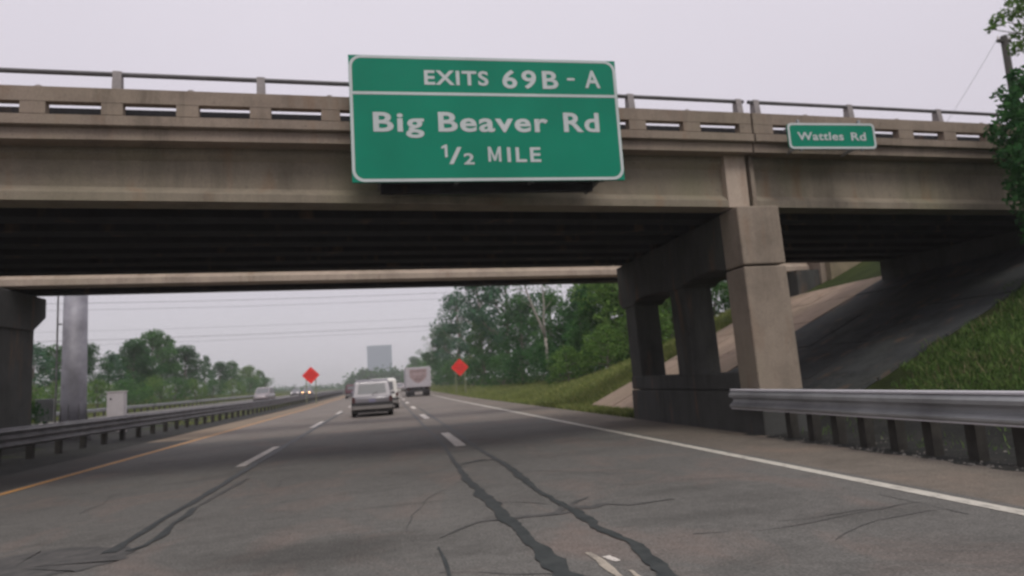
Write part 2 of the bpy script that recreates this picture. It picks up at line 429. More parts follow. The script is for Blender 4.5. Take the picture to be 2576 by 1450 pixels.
for y in gy:
    for i, x in enumerate(gx):
        v.append((x + (.05 * math.sin(y * 3.3) + .03 * math.sin(y * 9) if i in (0, 6) else 0), y, float(terr(x, y)) + .028 + (.03 * abs(math.sin(y * 5 + x * 7)) if 0 < i < 6 else 0)))
n7 = len(gx)
tag(mk('verge_dirt', v, [(j * n7 + i, j * n7 + i + 1, (j + 1) * n7 + i + 1, (j + 1) * n7 + i) for j in range(len(gy) - 1) for i in range(n7 - 1)], M['dirt'], smooth=True), kind='structure')
# opposing carriageway
ysx = list(range(-30, 1200, 6)); v = []
for y in ysx: v += [(-25.5, y, float(rise(y)) + 0.37), (-13.9, y, float(rise(y)) + 0.37)]
tag(mk('opposing_road', v, [(2 * i, 2 * i + 1, 2 * i + 3, 2 * i + 2) for i in range(len(ysx) - 1)], M['asphalt']), kind='structure')

# painted lines: parts of the road
strip('edge_line_white', 5.14, 5.31, -20, 500, 0.005, M['line_white'], road, step=4, kind=None)
strip('edge_line_yellow', -6.62, -6.46, -20, 500, 0.005, M['line_yellow'], road, step=4, kind=None)
def dash(x, y0, ln, wd=0.19):
    n = 5; v = []
    for i in range(n + 1):
        y = y0 + ln * i / n; z = float(rise(y)) + 0.005
        v += [(x - wd / 2 + rng.uniform(-.008, .008), y, z), (x + wd / 2 + rng.uniform(-.008, .008), y, z)]
    mk('lane_dash', v, [(2 * i, 2 * i + 1, 2 * i + 3, 2 * i + 2) for i in range(n)], M['line_dash'], road)
for k in range(-1, 18):
    dash(-2.96, 14.66 + 13.3 * k, 4.6)
    if k != -1: dash(1.55, 15.2 + 13.0 * k, 4.3, 0.24)
# the worn near dash: a ragged sliver along its left side with crumbs beside it
def ragged(name, pts, wd, mt, dz, par, jit=0.25, seed=3, step=0.12):
    r_ = random.Random(seed); P = [Vector((p[0], p[1], 0)) for p in pts]; W_ = wd if hasattr(wd, '__len__') else [wd] * len(P)
    dense = []
    for i in range(len(P) - 1):
        n = max(1, int((P[i + 1] - P[i]).length / step))
        for k in range(n): dense.append((P[i].lerp(P[i + 1], k / n), W_[i] * (1 - k / n) + W_[i + 1] * k / n))
    dense.append((P[-1], W_[-1])); v = []; ph = r_.random() * 9
    for i, (p, ww) in enumerate(dense):
        d = dense[min(i + 1, len(dense) - 1)][0] - dense[max(i - 1, 0)][0]; d.normalize(); n_ = Vector((d.y, -d.x, 0))
        wl = 0.5 * ww * (1 + jit * math.sin(i * 0.9 + ph) + r_.uniform(-jit, jit)); wr = 0.5 * ww * (1 + jit * math.sin(i * 0.6 + 2 * ph) + r_.uniform(-jit, jit))
        o_ = n_ * (0.25 * jit * ww * math.sin(i * 0.37 + ph))
        a = p - n_ * wl + o_; c_ = p + n_ * wr + o_; zz = float(rise(p.y)) + dz
        v += [(a.x, a.y, zz), (c_.x, c_.y, zz)]
    return mk(name, v, [(2 * i, 2 * i + 2, 2 * i + 3, 2 * i + 1) for i in range(len(dense) - 1)], mt, par)
ragged('lane_dash', [(1.50, 5.38), (1.52, 5.0), (1.54, 4.6), (1.55, 3.6), (1.55, 1.9)], [0.05, 0.06, 0.045, 0.07, 0.09], M['line_dash'], 0.005, road, 0.3, 5)
ragged('lane_dash', [(1.60, 5.22), (1.64, 5.05)], [0.05, 0.07], M['line_dash'], 0.005, road, 0.4, 6, 0.04)
ragged('lane_dash', [(1.63, 4.8), (1.66, 4.5), (1.65, 3.6)], [0.03, 0.07, 0.05], M['line_dash'], 0.005, road, 0.4, 8, 0.06)
M['scrap'] = roadpaint('crumbling_lane_paint', (0.42, 0.37, 0.30), wear=.52)
for o_ in [c for c in bpy.data.objects if c.name.startswith('lane_dash') and len(c.data.polygons) > 5]: o_.data.materials[0] = M['scrap']
r_ = random.Random(77)
for k in range(26):
    x = r_.uniform(-6, 5); y = r_.uniform(4.6, 16); pts = [(x, y)]; hd = r_.choice([r_.uniform(-.3, .3), math.pi / 2 + r_.uniform(-.3, .3)])
    for q in range(r_.randint(4, 9)):
        hd += r_.uniform(-.35, .35); x += math.cos(hd) * .28; y += math.sin(hd) * .28
        if -6.3 < x < 5.0: pts.append((x, y))
    if len(pts) > 3: ragged('hairline_crack', pts, [.012] * (len(pts) - 1) + [.004], M['tar_worn'], .0045, road, .5, 100 + k, .1)
# tar sealed cracks
ragged('crack_seal', [(1.17, 60), (1.17, 21.1), (1.22, 18), (1.20, 15.2), (1.12, 12.5), (1.11, 11.4), (1.07, 10), (1.10, 9.1), (1.10, 8.5), (1.13, 7.6), (1.13, 6.9), (1.16, 6.5), (1.16, 6.0), (1.17, 5.6), (1.17, 5.1), (1.19, 4.8), (1.2, 3.2), (1.2, 0)],
       [0.08, 0.08, 0.075, 0.06, 0.065, 0.075, 0.11, 0.10, 0.17, 0.14, 0.14, 0.12, 0.10, 0.16, 0.19, 0.2, 0.2, 0.2], M['tar'], 0.010, road, 0.22, 1, .07)
ragged('crack_seal', [(1.82, 42), (1.85, 19.4), (1.81, 16), (1.81, 14), (1.84, 12.3), (1.87, 11.2), (1.82, 9.6), (1.78, 8.5), (1.81, 7.7), (1.85, 7.1), (1.85, 6.6), (1.83, 6.2), (1.89, 5.8), (1.92, 5.5), (1.89, 5.1), (1.83, 4.6), (1.82, 3), (1.8, 0)],
       [0.08, 0.08, 0.075, 0.07, 0.08, 0.10, 0.12, 0.06, 0.07, 0.10, 0.12, 0.09, 0.08, 0.09, 0.12, 0.14, 0.14, 0.14], M['tar'], 0.010, road, 0.24, 2, .07)
ragged('crack_seal', [(0.42, 6.44), (0.65, 6.75), (0.85, 6.97), (1.06, 7.0), (1.4, 6.96), (1.77, 6.99), (1.9, 7.24), (2.05, 7.15), (2.25, 7.2), (2.45, 7.04), (3.0, 7.1)],
       [0.02, 0.03, 0.05, 0.07, 0.12, 0.07, 0.12, 0.14, 0.09, 0.05, 0.02], M['tar_worn'], 0.006, road, 0.4, 3, 0.05)
ragged('crack_seal', [(1.62, 7.0), (1.85, 7.3), (2.05, 7.55), (2.2, 7.7)], [0.08, 0.1, 0.06, 0.02], M['tar_worn'], 0.0065, road, 0.4, 4, 0.05)
ragged('crack_seal', [(1.17, 11.78), (1.35, 11.95), (1.55, 12.2), (1.68, 12.15), (1.85, 12.1)], [0.05, 0.08, 0.2, 0.06, 0.05], M['tar'], 0.007, road, 0.3, 9, 0.06)
ragged('crack_seal', [(0.38, 6.1), (0.39, 5.66), (0.39, 5.19), (0.38, 4.2)], [0.02, 0.03, 0.035, 0.04], M['tar'], 0.007, road, 0.3, 12)
ragged('crack_seal', [(-2.76, 44), (-2.78, 33.3), (-2.74, 19.5), (-2.70, 13.9), (-2.67, 11.6), (-2.67, 10.1), (-2.70, 9.3), (-2.67, 8.5), (-2.67, 7.8), (-2.67, 7.3)],
       [0.14, 0.16, 0.17, 0.14, 0.11, 0.10, 0.08, 0.08, 0.09, 0.14], M['tar'], 0.010, road, 0.2, 14)
ragged('crack_seal', [(-2.38, 12.5), (-2.44, 11.4), (-2.50, 10.07), (-2.51, 9.7)], [0.06, 0.09, 0.05, 0.03], M['tar_worn'], 0.006, road, 0.35, 15)
ragged('crack_seal', [(-2.51, 9.66), (-2.46, 9.15), (-2.47, 8.65), (-2.37, 7.9), (-2.40, 7.5), (-2.5, 7.3)], [0.08, 0.09, 0.05, 0.09, 0.06, 0.1], M['tar'], 0.010, road, 0.3, 16)
def blob(name, pts, mt, dz, seed, par=road, jit=0.05):
    r_ = random.Random(seed); n = len(pts); P = []
    for i in range(n):
        a, b_ = Vector(pts[i]), Vector(pts[(i + 1) % n])
        for k in range(6):
            q = a.lerp(b_, k / 6); P.append((q.x + r_.uniform(-jit, jit), q.y + r_.uniform(-jit, jit), dz))
    c_ = (sum(p[0] for p in P) / len(P), sum(p[1] for p in P) / len(P), dz)
    return mk(name, [c_] + P, [(0, 1 + (i + 1) % len(P), 1 + i) for i in range(len(P))][::-1], mt, par)
blob('asphalt_patch', [(-4.9, 7.2), (-3.72, 7.62), (-3.34, 7.8), (-2.78, 7.66), (-2.46, 7.36), (-2.42, 6.94), (-2.64, 6.67), (-3.09, 6.60), (-3.5, 6.5), (-4.9, 6.3)], M['tar_worn'], 0.004, 21)

# ------------------------------------------------------------------ slope paving under the overpass
sp_root = tag(strip('slope_paving_edge', 8.2, 8.45, 12.6, 28.0, 0.03, M['paving'], step=1.2), kind='structure')
sp_root.name = 'slope_paving'
def sl(x, y, dz): return (x, y, (x - 8.4) * 0.46 + dz)
ytop = 28.0
sp_n = 0
xe = [8.45, 10.3, 12.15, 14.0, 15.8, 17.35]; ye = [12.9, 15.4, 17.9, 20.4, 22.9, 25.4, 28.0]
for i in range(len(xe) - 1):
    for j in range(len(ye) - 1):
        a0, a1, b0, b1 = xe[i] + .02, xe[i + 1] - .02, ye[j] + .02, ye[j + 1] - .02
        dz = 0.045 + rng.uniform(-.012, .012); cn = [rng.uniform(-.01, .01) for _ in range(4)]
        v = [sl(a0, b0, dz + cn[0]), sl(a1, b0, dz + cn[1]), sl(a1, b1, dz + cn[2]), sl(a0, b1, dz + cn[3])]
        v += [(p[0], p[1], p[2] - 0.07) for p in v]
        mk('paving_panel', v, [(0, 1, 2, 3), (7, 6, 5, 4), (0, 4, 5, 1), (1, 5, 6, 2), (2, 6, 7, 3), (3, 7, 4, 0)], M['paving'] if j >= 3 else M['paving_shaded'], sp_root)

# ------------------------------------------------------------------ bridge 1: the near overpass
TA = math.tan(R(5.58)); CA = math.cos(R(5.58)); SA = math.sin(R(5.58))
def PB(X, d, z): return (X - SA * d, 11.53 + X * TA + CA * d, z)          # d: depth behind the fascia plane
def camber(X):
    u = X + 5.5
    return 0.0205 * u - 0.00033 * u * u if u < 26 else 0.31
def adj(z, d): return 1.4 + (z - 1.4) * (1 + d / 11.3)
def sweep(prof, X0, X1, step, wt=lambda z: 1.0, comp=False):
    dref = min(p[0] for p in prof)
    n = max(1, int(round((X1 - X0) / step))); rs = []
    for i in range(n + 1):
        X = X0 + (X1 - X0) * i / n; c_ = camber(X)
        rs.append([PB(X, d, (adj(z, dref) if comp else z) + c_ * wt(z)) for d, z in prof])
    return rs
wgt = lambda z: min(1.0, max(0.0, (z - 4.95) / 0.5))
br = empty('highway_overpass', (7.0, 12.2, 0), 'weathered concrete girder overpass with slotted parapet crossing the highway in the foreground', 'bridge')
XL, XR, XJ = -34.0, 34.0, 7.56
# girders
def girder_prof(d0, fascia=False):
    w_ = 0.50; q = [(0, 4.585), (w_, 4.585), (w_, 4.72), (w_ - .16, 4.86), (w_ - .16, 5.28), (w_ - .08, 5.36), (w_ - .08, 5.60), (.08, 5.60), (.08, 5.36), (.16, 5.28), (.16, 4.86), (0, 4.72)]
    return [(d0 + a, z) for a, z in q]
for k in range(7):
    d0 = 0.20 + k * 1.07
    for (a, b_) in ((XL, -11.6), (-11.5, XJ - .04), (XJ + .04, 18.2)):
        m_ = MB(); m_.rings(sweep(girder_prof(d0), a, b_, 2.2, wgt)); m_.build('girder', M['conc_girder'] if k == 0 else M['shade_dark'], br)
# thickened girder end blocks at the expansion joint
m_ = MB(); m_.rings(sweep([(0.19, 4.575), (0.50, 4.575), (0.50, 5.57), (0.19, 5.57)], 7.02, XJ - .05, 0.3, wgt)); m_.build('girder_end_block', M['conc_light'], br)
m_ = MB(); m_.rings(sweep([(0.19, 4.575), (0.50, 4.575), (0.50, 5.57), (0.19, 5.57)], XJ + .05, 7.70, 0.3, wgt)); m_.build('girder_end_block', M['conc_col'], br)
# deck in segments split at the joint
for (a, b_) in ((XL, XJ - .025), (XJ + .025, XR)):
    m_ = MB(); m_.rings(sweep([(-.06, 5.485), (0.9, 5.485), (0.9, 5.68), (-.06, 5.68)], a, b_, 1.2, comp=True)); m_.build('deck_slab', M['conc'], br)
    m_ = MB(); m_.rings(sweep([(0.91, 5.49), (7.1, 5.50), (7.1, 5.70), (0.91, 5.68)], a, b_, 2.4)); m_.build('deck_soffit', M['shade_dark'], br)
    m_ = MB(); m_.rings(sweep([(-.16, 5.73), (-.13, 5.715), (-.02, 5.715), (-.02, 5.69), (0.26, 5.69), (0.26, 5.90), (-.12, 5.90), (-.16, 5.885)], a, b_, 1.2, comp=True)); m_.build('parapet_base', M['conc'], br)
    m_ = MB(); m_.rings(sweep([(-.12, 6.095), (0.04, 6.095), (0.12, 6.20), (0.12, 6.33), (0.09, 6.345), (-.09, 6.345), (-.12, 6.33)], a, b_, 1.2, comp=True)); m_.build('parapet_cap', M['conc'], br)
    m_ = MB(); m_.rings(sweep([(6.9, 5.69), (7.16, 5.69), (7.16, 6.40), (6.9, 6.40)], a, b_, 2.0)); m_.build('far_parapet', M['conc'], br)
# parapet blocks between the slots
slots = [(-4.97 - 1.09 * k, -4.22 - 1.09 * k) for k in range(26, 0, -1)] + [(-4.97, -4.22), (-3.92, -3.16), (-2.83, -2.06), (-1.73, -.93), (-.62, .16), (.48, 1.27), (1.60, 2.40), (2.73, 3.53), (3.93, 4.79), (5.15, 5.97), (6.35, 7.26), (8.05, 8.88), (9.25, 10.1), (10.45, 11.31), (11.72, 12.59), (12.95, 13.84), (14.2, 15.1), (15.45, 16.35), (16.7, 17.6)]
slots += [(17.95 + 1.25 * k, 18.85 + 1.25 * k) for k in range(12)]
prev = XL
for (a, b_) in slots + [(XR, XR)]:
    segs = [(prev, a)] if not (prev < XJ < a) else [(prev, XJ - .025), (XJ + .025, a)]
    for (p, q) in segs:
        if q - p > 0.02:
            m_ = MB(); m_.rings(sweep([(-.115, 5.895), (0.05, 5.895), (0.05, 6.10), (-.115, 6.10)], p, q, 5, comp=True)); m_.build('parapet_block', M['conc'], br)
    prev = b_
# low steel rail running behind the slots
m_ = MB(); m_.rings(sweep([(0.50, 5.98), (0.56, 5.98), (0.56, 6.19), (0.50, 6.19)], XL, XR, 2)); m_.build('traffic_rail', M['shade_dark'], br)
# top tube rail and posts
railing = MB(); rs = sweep([(0.02 + 0.045 * math.cos(t_), 6.575 + 0.04 * math.sin(t_)) for t_ in [2 * math.pi * k / 8 for k in range(8)]], XL, XJ - .06, 1.5); railing.rings(rs)
rl = railing.build('top_rail', M['rail_dark'], br)
railing = MB(); railing.rings(sweep([(0.02 + 0.045 * math.cos(t_), 6.575 + 0.04 * math.sin(t_)) for t_ in [2 * math.pi * k / 8 for k in range(8)]], XJ + .06, XR, 1.5)); railing.build('top_rail', M['rail_dark'], br)
posts = [-4.03 - 2.14 * k for k in range(13, 0, -1)] + [-4.03, -1.89, 0.32, 2.60, 4.92, 7.37, 7.79, 10.17, 12.65, 15.1, 17.5, 19.9, 22.3, 24.7]
for X in posts:
    c_ = camber(X); m_ = MB()
    v = []
    for (d, z) in ((-.06, 6.27), (0.13, 6.27), (0.10, 6.62), (-.02, 6.62)):
        for dx in (-.065, .065): v.append(PB(X + dx, d, z + c_))
    m_.add(v, [(0, 1, 7, 6), (2, 4, 5, 3), (0, 2, 3, 1), (6, 7, 5, 4), (0, 6, 4, 2), (1, 3, 5, 7)])
    m_.build('rail_post', M['post_metal'], br)
for a, b_ in zip(posts[:-1], posts[1:]):
    X = (a + b_) / 2
    if b_ - a < 1: continue
    c_ = camber(X); m_ = MB(); v = []
    for z, s in ((6.28, .075), (6.325, .06), (6.345, .03)):
        v += [PB(X + s * math.cos(t_), 0.0 + s * math.sin(t_), z + c_) for t_ in [math.pi / 4 * k for k in range(8)]]
    m_.add(v, [(i * 8 + k, i * 8 + (k + 1) % 8, i * 8 + 8 + (k + 1) % 8, i * 8 + 8 + k) for i in range(2) for k in range(8)] + [tuple(range(16, 24))])
    m_.build('rail_anchor', M['post_metal'], br, smooth=True)

# piers
def pier(X0, wid, yoff, par, mtf, base_mat, name='pier'):
    lean = -0.02
    m_ = MB(); m_.box(X0 - .02, X0 + wid + .03, 12.155 + yoff, 19.25 + yoff, -0.2, 0.84)
    wall = m_.build(name, base_mat, par); bevel(wall, .02)
    m_ = MB(); m_.box(X0 - .005, X0 + wid - .06, 12.32 + yoff, 19.23 + yoff, 0.86, 1.22); bevel(m_.build('wall_top_course', base_mat, wall), .02)
    for k, (a, b_, wd) in enumerate(((12.23, 12.95, wid), (15.2, 16.0, wid - .1), (18.5, 19.3, wid - .1))):
        a += yoff; b_ += yoff
        m_ = MB(); m_.box(X0 + .05, X0 + wd - .05 - .0, a, b_, 1.0 if k else -0.1, 3.32, lean * 2.3)
        if k == 0:
            m_ = MB(); m_.box(X0 + 0.01, X0 + wd, a - .03, b_, -0.1, 3.31, lean * 3.4)
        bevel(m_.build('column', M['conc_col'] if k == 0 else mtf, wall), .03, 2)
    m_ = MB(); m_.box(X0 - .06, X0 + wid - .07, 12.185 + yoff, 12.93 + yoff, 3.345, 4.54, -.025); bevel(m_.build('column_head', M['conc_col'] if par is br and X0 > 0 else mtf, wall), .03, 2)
    # cap beam with haunches over the columns, extruded across X
    top = 4.54
    prof = [(12.94, 3.345), (13.0, 3.36), (13.35, 3.44), (14.6, 3.44), (15.0, 3.36), (15.15, 3.3), (16.05, 3.3), (16.3, 3.38), (17.6, 3.42), (18.2, 3.36), (18.45, 3.25), (19.35, 3.25), (19.6, 3.42), (19.62, top), (12.94, top)]
    v = [(X0 - .05 + (.0), y + yoff, z) for y, z in prof] + [(X0 + wid - .08, y + yoff, z) for y, z in prof]; n = len(prof)
    f = [tuple(range(n)), tuple(range(2 * n - 1, n - 1, -1))] + [(i, i + n, (i + 1) % n + n, (i + 1) % n) for i in range(n)]
    bevel(mk('pier_cap', v, f, mtf, wall), .02)
    for k, y in enumerate((13.6, 14.9, 16.4, 17.6, 18.7)):
        pass
    return wall
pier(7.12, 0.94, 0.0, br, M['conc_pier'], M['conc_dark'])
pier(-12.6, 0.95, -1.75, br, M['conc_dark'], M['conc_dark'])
# abutment at the head of the slope
m_ = MB()
v = []
for (X, z) in ((17.35, 3.9), (19.2, 3.9), (19.2, 5.6), (18.3, 5.6), (18.3, 4.53), (17.35, 4.53)):
    v.append(PB(X, 0.15, z))
n = len(v); v += [PB(X, 6.9, z) for (X, z) in ((17.35, 3.9), (19.2, 3.9), (19.2, 5.6), (18.3, 5.6), (18.3, 4.53), (17.35, 4.53))]
m_.add(v, [tuple(range(n)), tuple(range(2 * n - 1, n - 1, -1))] + [(i, i + n, (i + 1) % n + n, (i + 1) % n) for i in range(n)])
m_.build('abutment', M['conc_dark'], br)

# ------------------------------------------------------------------ bridge 2: narrow span just beyond
b2 = empty('ramp_bridge', (-11.5, 24.5, 0), 'narrow pale concrete bridge seen beneath and just beyond the overpass', 'bridge')
def P2(X, d, z): return (X, 24.34 + (X + 0.0) * 0.108 + d, z + 0.0)
def sweep2(prof, X0, X1, st):
    n = max(1, int((X1 - X0) / st)); return [[P2(X0 + (X1 - X0) * i / n, d, z) for d, z in prof] for i in range(n + 1)]
for k, d0 in enumerate((0.0, 1.7)):
    q = [(0.03, 5.2), (0.57, 5.2), (0.60, 5.23), (0.60, 5.42), (0.45, 5.55), (0.45, 6.0), (0.15, 6.0), (0.15, 5.55), (0.0, 5.42), (0.0, 5.23)]
    m_ = MB(); m_.rings(sweep2([(d0 + a, z) for a, z in q], -34, 18.35, 3)); m_.build('girder', M['conc_light'] if k == 0 else M['shade_dark'], b2)
m_ = MB(); m_.rings(sweep2([(-.05, 6.0), (2.35, 6.0), (2.35, 6.2), (-.05, 6.2)], -34, 34, 3)); m_.build('deck_slab', M['conc'], b2)
for d0 in (-.05, 2.1):
    m_ = MB(); m_.rings(sweep2([(d0, 6.2), (d0 + .25, 6.2), (d0 + .25, 6.85), (d0, 6.85)], -34, 34, 3)); m_.build('parapet', M['conc'], b2)
# left pier of bridge 2: round-shouldered hammerhead
m_ = MB(); m_.box(-12.45, -11.42, 22.1, 24.9, -0.1, 4.05); bevel(m_.build('column', M['conc_dark'], b2), .06, 2)
prof = [(20.4, 4.35), (20.9, 4.0), (22.1, 3.9), (24.7, 3.95), (25.5, 4.45), (25.5, 5.12), (20.4, 5.12)]
n = len(prof); v = [(-12.6, y, z) for y, z in prof] + [(-11.35, y, z) for y, z in prof]
bevel(mk('pier_cap', v, [tuple(range(n)), tuple(range(2 * n - 1, n - 1, -1))] + [(i, i + n, (i + 1) % n + n, (i + 1) % n) for i in range(n)], M['conc_dark'], b2), .03)
# right abutment
m_ = MB(); m_.box(17.3, 18.6, 25.75, 28.2, 3.3, 5.19); m_.build('abutment', M['conc_dark'], b2)
m_ = MB(); m_.box(18.36, 18.9, 25.6, 28.25, 3.4, 6.0); m_.build('wing_wall', M['conc'], b2)
m_ = MB(); m_.box(18.62, 27, 25.3, 25.6, 3.0, 6.4); tag(m_.build('retaining_wall', plain('mossy_wall_concrete', (0.24, 0.20, 0.13), .95, 0, .35, 1.2)), 'mossy tan retaining wall right of the ramp bridge abutment', 'wall')

# ------------------------------------------------------------------ guide signs
def rrect(x0, x1, z0, z1, r, n=6):
    P = []
    for cx, cz, a0 in ((x1 - r, z1 - r, 0), (x0 + r, z1 - r, 90), (x0 + r, z0 + r, 180), (x1 - r, z0 + r, 270)):
        for k in range(n + 1):
            a = R(a0 + 90 * k / n); P.append((cx + r * math.cos(a), cz + r * math.sin(a)))
    return P
def ring(name, outer, inner, y, th, mt, par):
    n = len(outer); v = [(x, y, z) for x, z in outer] + [(x, y, z) for x, z in inner] + [(x, y + th, z) for x, z in outer] + [(x, y + th, z) for x, z in inner]
    f = []
    for i in range(n):
        j = (i + 1) % n
        f += [(i, j, j + n, i + n), (i, i + 2 * n, j + 2 * n, j), (i + n, j + n, j + 3 * n, i + 3 * n)]
    return mk(name, v, f, mt, par)
def text(name, body, x0, x1, zb, zcap, y, par, mt, bold=0.012, space=1.0):
    cu = bpy.data.curves.new('letters', 'FONT'); cu.body = body; cu.size = 1.0; cu.space_character = space; cu.offset = bold
    cu.extrude = 0.0; cu.resolution_u = 4
    ob = bpy.data.objects.new('tmp', cu); C.objects.link(ob)
    dg = bpy.context.evaluated_depsgraph_get(); me = bpy.data.meshes.new_from_object(ob.evaluated_get(dg))
    C.objects.unlink(ob); bpy.data.objects.remove(ob)
    vs = [v_.co.copy() for v_ in me.vertices]
    minx = min(v_.x for v_ in vs); maxx = max(v_.x for v_ in vs)
    cap = 0.735
    V = [(x0 + (v_.x - minx) / (maxx - minx) * (x1 - x0), y, zb + v_.y / cap * (zcap - zb)) for v_ in vs]
    F = [tuple(p.vertices) for p in me.polygons]
    bpy.data.meshes.remove(me)
    return mk(name, V, F, mt, par)

sg = empty('exit_sign', (1.92, 10.95, 4.73), 'large green exit sign for Big Beaver Rd hung on the overpass', 'sign')
YS = 10.95
m_ = MB(); m_.box(-.43, 4.25, YS, YS + .05, 4.73, 6.94); pnl = m_.build('sign_panel', M['sign_green'], sg)
# rounded silver edge ring
ring('border', rrect(-.425, 4.245, 4.735, 6.935, 0.20), rrect(-.375, 4.195, 4.785, 6.890, 0.155), YS - .004, .003, M['sign_white'], sg)
m_ = MB(); m_.box(-.375, 4.195, YS - .004, YS - .001, 6.245, 6.295); m_.build('divider', M['sign_white'], sg)
ty = YS - .006
for args in (('EXITS', .82, 1.925, 6.44, 6.70, .026, 1.12), ('69B', 2.17, 3.17, 6.40, 6.735, .022, 1.25), ('A', 3.66, 3.945, 6.43, 6.76, .022, 1), 
             ('Big', -.06, .78, 5.605, 5.95, .024, 1.12), ('Beaver', 1.02, 2.93, 5.61, 5.96, .024, 1.1), ('Rd', 3.21, 3.86, 5.615, 5.97, .024, 1.12), ('ILE', 2.17, 2.76, 5.07, 5.335, .022, 1.2),
             ('/', 1.17, 1.39, 5.04, 5.34, .014, 1), ('2', 1.42, 1.60, 5.03, 5.225, .024, 1)):
    b_, x0, x1, z0, z1, bd, spc = args
    text('lettering', b_, x0, x1, z0, z1, ty, sg, M['sign_white'], bd, spc)
mk('lettering', [(3.335, ty, 6.555), (3.475, ty, 6.555), (3.475, ty, 6.60), (3.335, ty, 6.60)], [(0, 1, 2, 3)], M['sign_white'], sg)
mk('lettering', [(1.105, ty, 5.15), (1.15, ty, 5.15), (1.15, ty, 5.37), (1.115, ty, 5.37), (1.05, ty, 5.335), (1.05, ty, 5.295), (1.105, ty, 5.32)], [(0, 1, 2, 3, 6), (3, 4, 5, 6)], M['sign_white'], sg)
mz = lambda x, z: (1.84 + x * .225, ty, 5.07 + z * .265)
mk('lettering', [mz(0, 0), mz(.2, 0), mz(.2, .62), mz(.42, .06), mz(.58, .06), mz(.8, .62), mz(.8, 0), mz(1, 0), mz(1, 1), mz(.79, 1), mz(.5, .32), mz(.21, 1), mz(0, 1)],
   [(0, 1, 2, 11, 12), (2, 3, 10, 11), (3, 4, 10), (4, 5, 9, 10), (5, 6, 7, 8, 9)], M['sign_white'], sg)
m_ = MB(); m_.box(.02, 3.78, 11.36, 11.46, 4.66, 4.96); m_.box(.02, 3.78, 11.10, 11.36, 4.80, 4.86); m_.build('sign_shadow_box', M['shade_dark'], sg)  # added dark box painting the sign's shadow onto the girder
for X in (-.0, 1.3, 2.6, 3.85):
    m_ = MB(); m_.box(X - .03, X + .03, YS + .05, YS + .11, 4.72, 6.9)
    fp = 11.53 + X * TA + .1
    m_.box(X - .03, X + .03, YS + .11, fp + .02, 4.78, 4.84); m_.box(X - .03, X + .03, YS + .11, fp - .1, 5.72, 5.78)
    m_.build('bracket', M['galv_dull'], sg)
m_ = MB(); m_.box(-.1, 3.95, YS + .06, YS + .10, 4.80, 4.84); m_.build('mounting_rail', M['galv_dull'], sg)

st = empty('street_name_sign', (9.12, 11.8, 5.6), 'small green Wattles Rd street name sign fixed on the parapet', 'sign')
m_ = MB(); rr = rrect(8.13, 10.12, 5.605, 6.15, .09)
v = [(x, 11.82, z) for x, z in rr] + [(x, 11.86, z) for x, z in rr]; n = len(rr)
mk('sign_panel', v, [tuple(range(n - 1, -1, -1)), tuple(range(n, 2 * n))] + [(i, (i + 1) % n, (i + 1) % n + n, i + n) for i in range(n)], M['sign_green'], st)
ring('border', rr, rrect(8.175, 10.075, 5.65, 6.105, .06), 11.815, .004, M['sign_white'], st)
text('lettering', 'Wattles', 8.33, 9.375, 5.79, 5.965, 11.812, st, M['sign_white'], .022, 1.06)
text('lettering', 'Rd', 9.55, 9.89, 5.785, 5.96, 11.812, st, M['sign_white'], .022, 1.06)
for X in (8.42, 9.82):
    m_ = MB(); m_.box(X - .025, X + .025, 11.86, 11.9, 5.58, 6.24); m_.box(X - .025, X + .025, 11.9, 11.55 + X * TA, 6.16, 6.21); m_.box(X - .025, X + .025, 11.9, 11.55 + X * TA - .0, 5.68, 5.73)
    m_.build('bracket', M['galv'], st)

# ------------------------------------------------------------------ guardrails
def beam_prof(kind):
    if kind == 'thrie':   # three corrugations, total .51 high: (out, z)
        return [(.0, .0), (.02, .012), (.095, .05), (.10, .075), (.015, .135), (.0, .165), (.015, .195), (.095, .245), (.10, .27), (.015, .325), (.0, .35), (.01, .365), (.09, .425), (.10, .45), (.07, .485), (.0, .512)]
    if kind == 'wbeam': return [(.035, .0), (.05, .004), (.09, .04), (.095, .07), (.055, .10), (.012, .135), (.0, .165), (.0, .185), (.02, .205), (.09, .235), (.095, .285), (.06, .32), (.02, .35), (.0, .365)]
    return [(.0, .0), (.03, .012), (.08, .05), (.08, .095), (.0, .14), (.0, .175), (.08, .22), (.08, .265), (.03, .30), (.0, .312)]
def guardrail(root, x, sgn, zbot, ya, yb, seg, kind, mt, ground=lambda y: 0.0):
    """sgn: side of the rail that faces traffic (-1 faces -X, +1 faces +X)"""
    pr = beam_prof(kind); y = ya
    while y < yb - .01:
        y2 = min(y + seg, yb); n = max(1, int((y2 - y) / 2.5)); rs = []
        for i in range(n + 1):
            yy = y + (y2 - y) * i / n; z0 = ground(yy) + zbot
            f_ = [(x + sgn * (o_ + .0), yy, z0 + z) for o_, z in pr]; b_ = [(x + sgn * (o_ - .008), yy, z0 + z) for o_, z in reversed(pr)]
            rs.append(f_ + b_)
        m_ = MB(); m_.rings(rs); pn_ = m_.build('rail_panel', mt, root, smooth=False)
        if kind != 'w':
            h_ = pr[-1][1]; lm = M['highlight'] if mt is M['galv'] else M['highlight_dull']
            highlights = [(.03, h_ + .004, .026, 'top_highlight')] + ([(.045, .004, .014, 'bottom_highlight')] if kind == 'wbeam' else [])  # added tubes: painted skylight highlights along the rail edges
            for o2, z2, r2, nm2 in highlights:
                m_ = MB(); m_.tube([(x + sgn * o2, y, ground(y) + zbot + z2), (x + sgn * o2, y2, ground(y2) + zbot + z2)], r2, 10, False); m_.build(nm2, lm, pn_, smooth=True)
        y = y2 - .0
    return root
gr = empty('guardrail', (6.95, 9.0, 0), 'corrugated steel guardrail ending at the right pier of the overpass', 'guardrail')
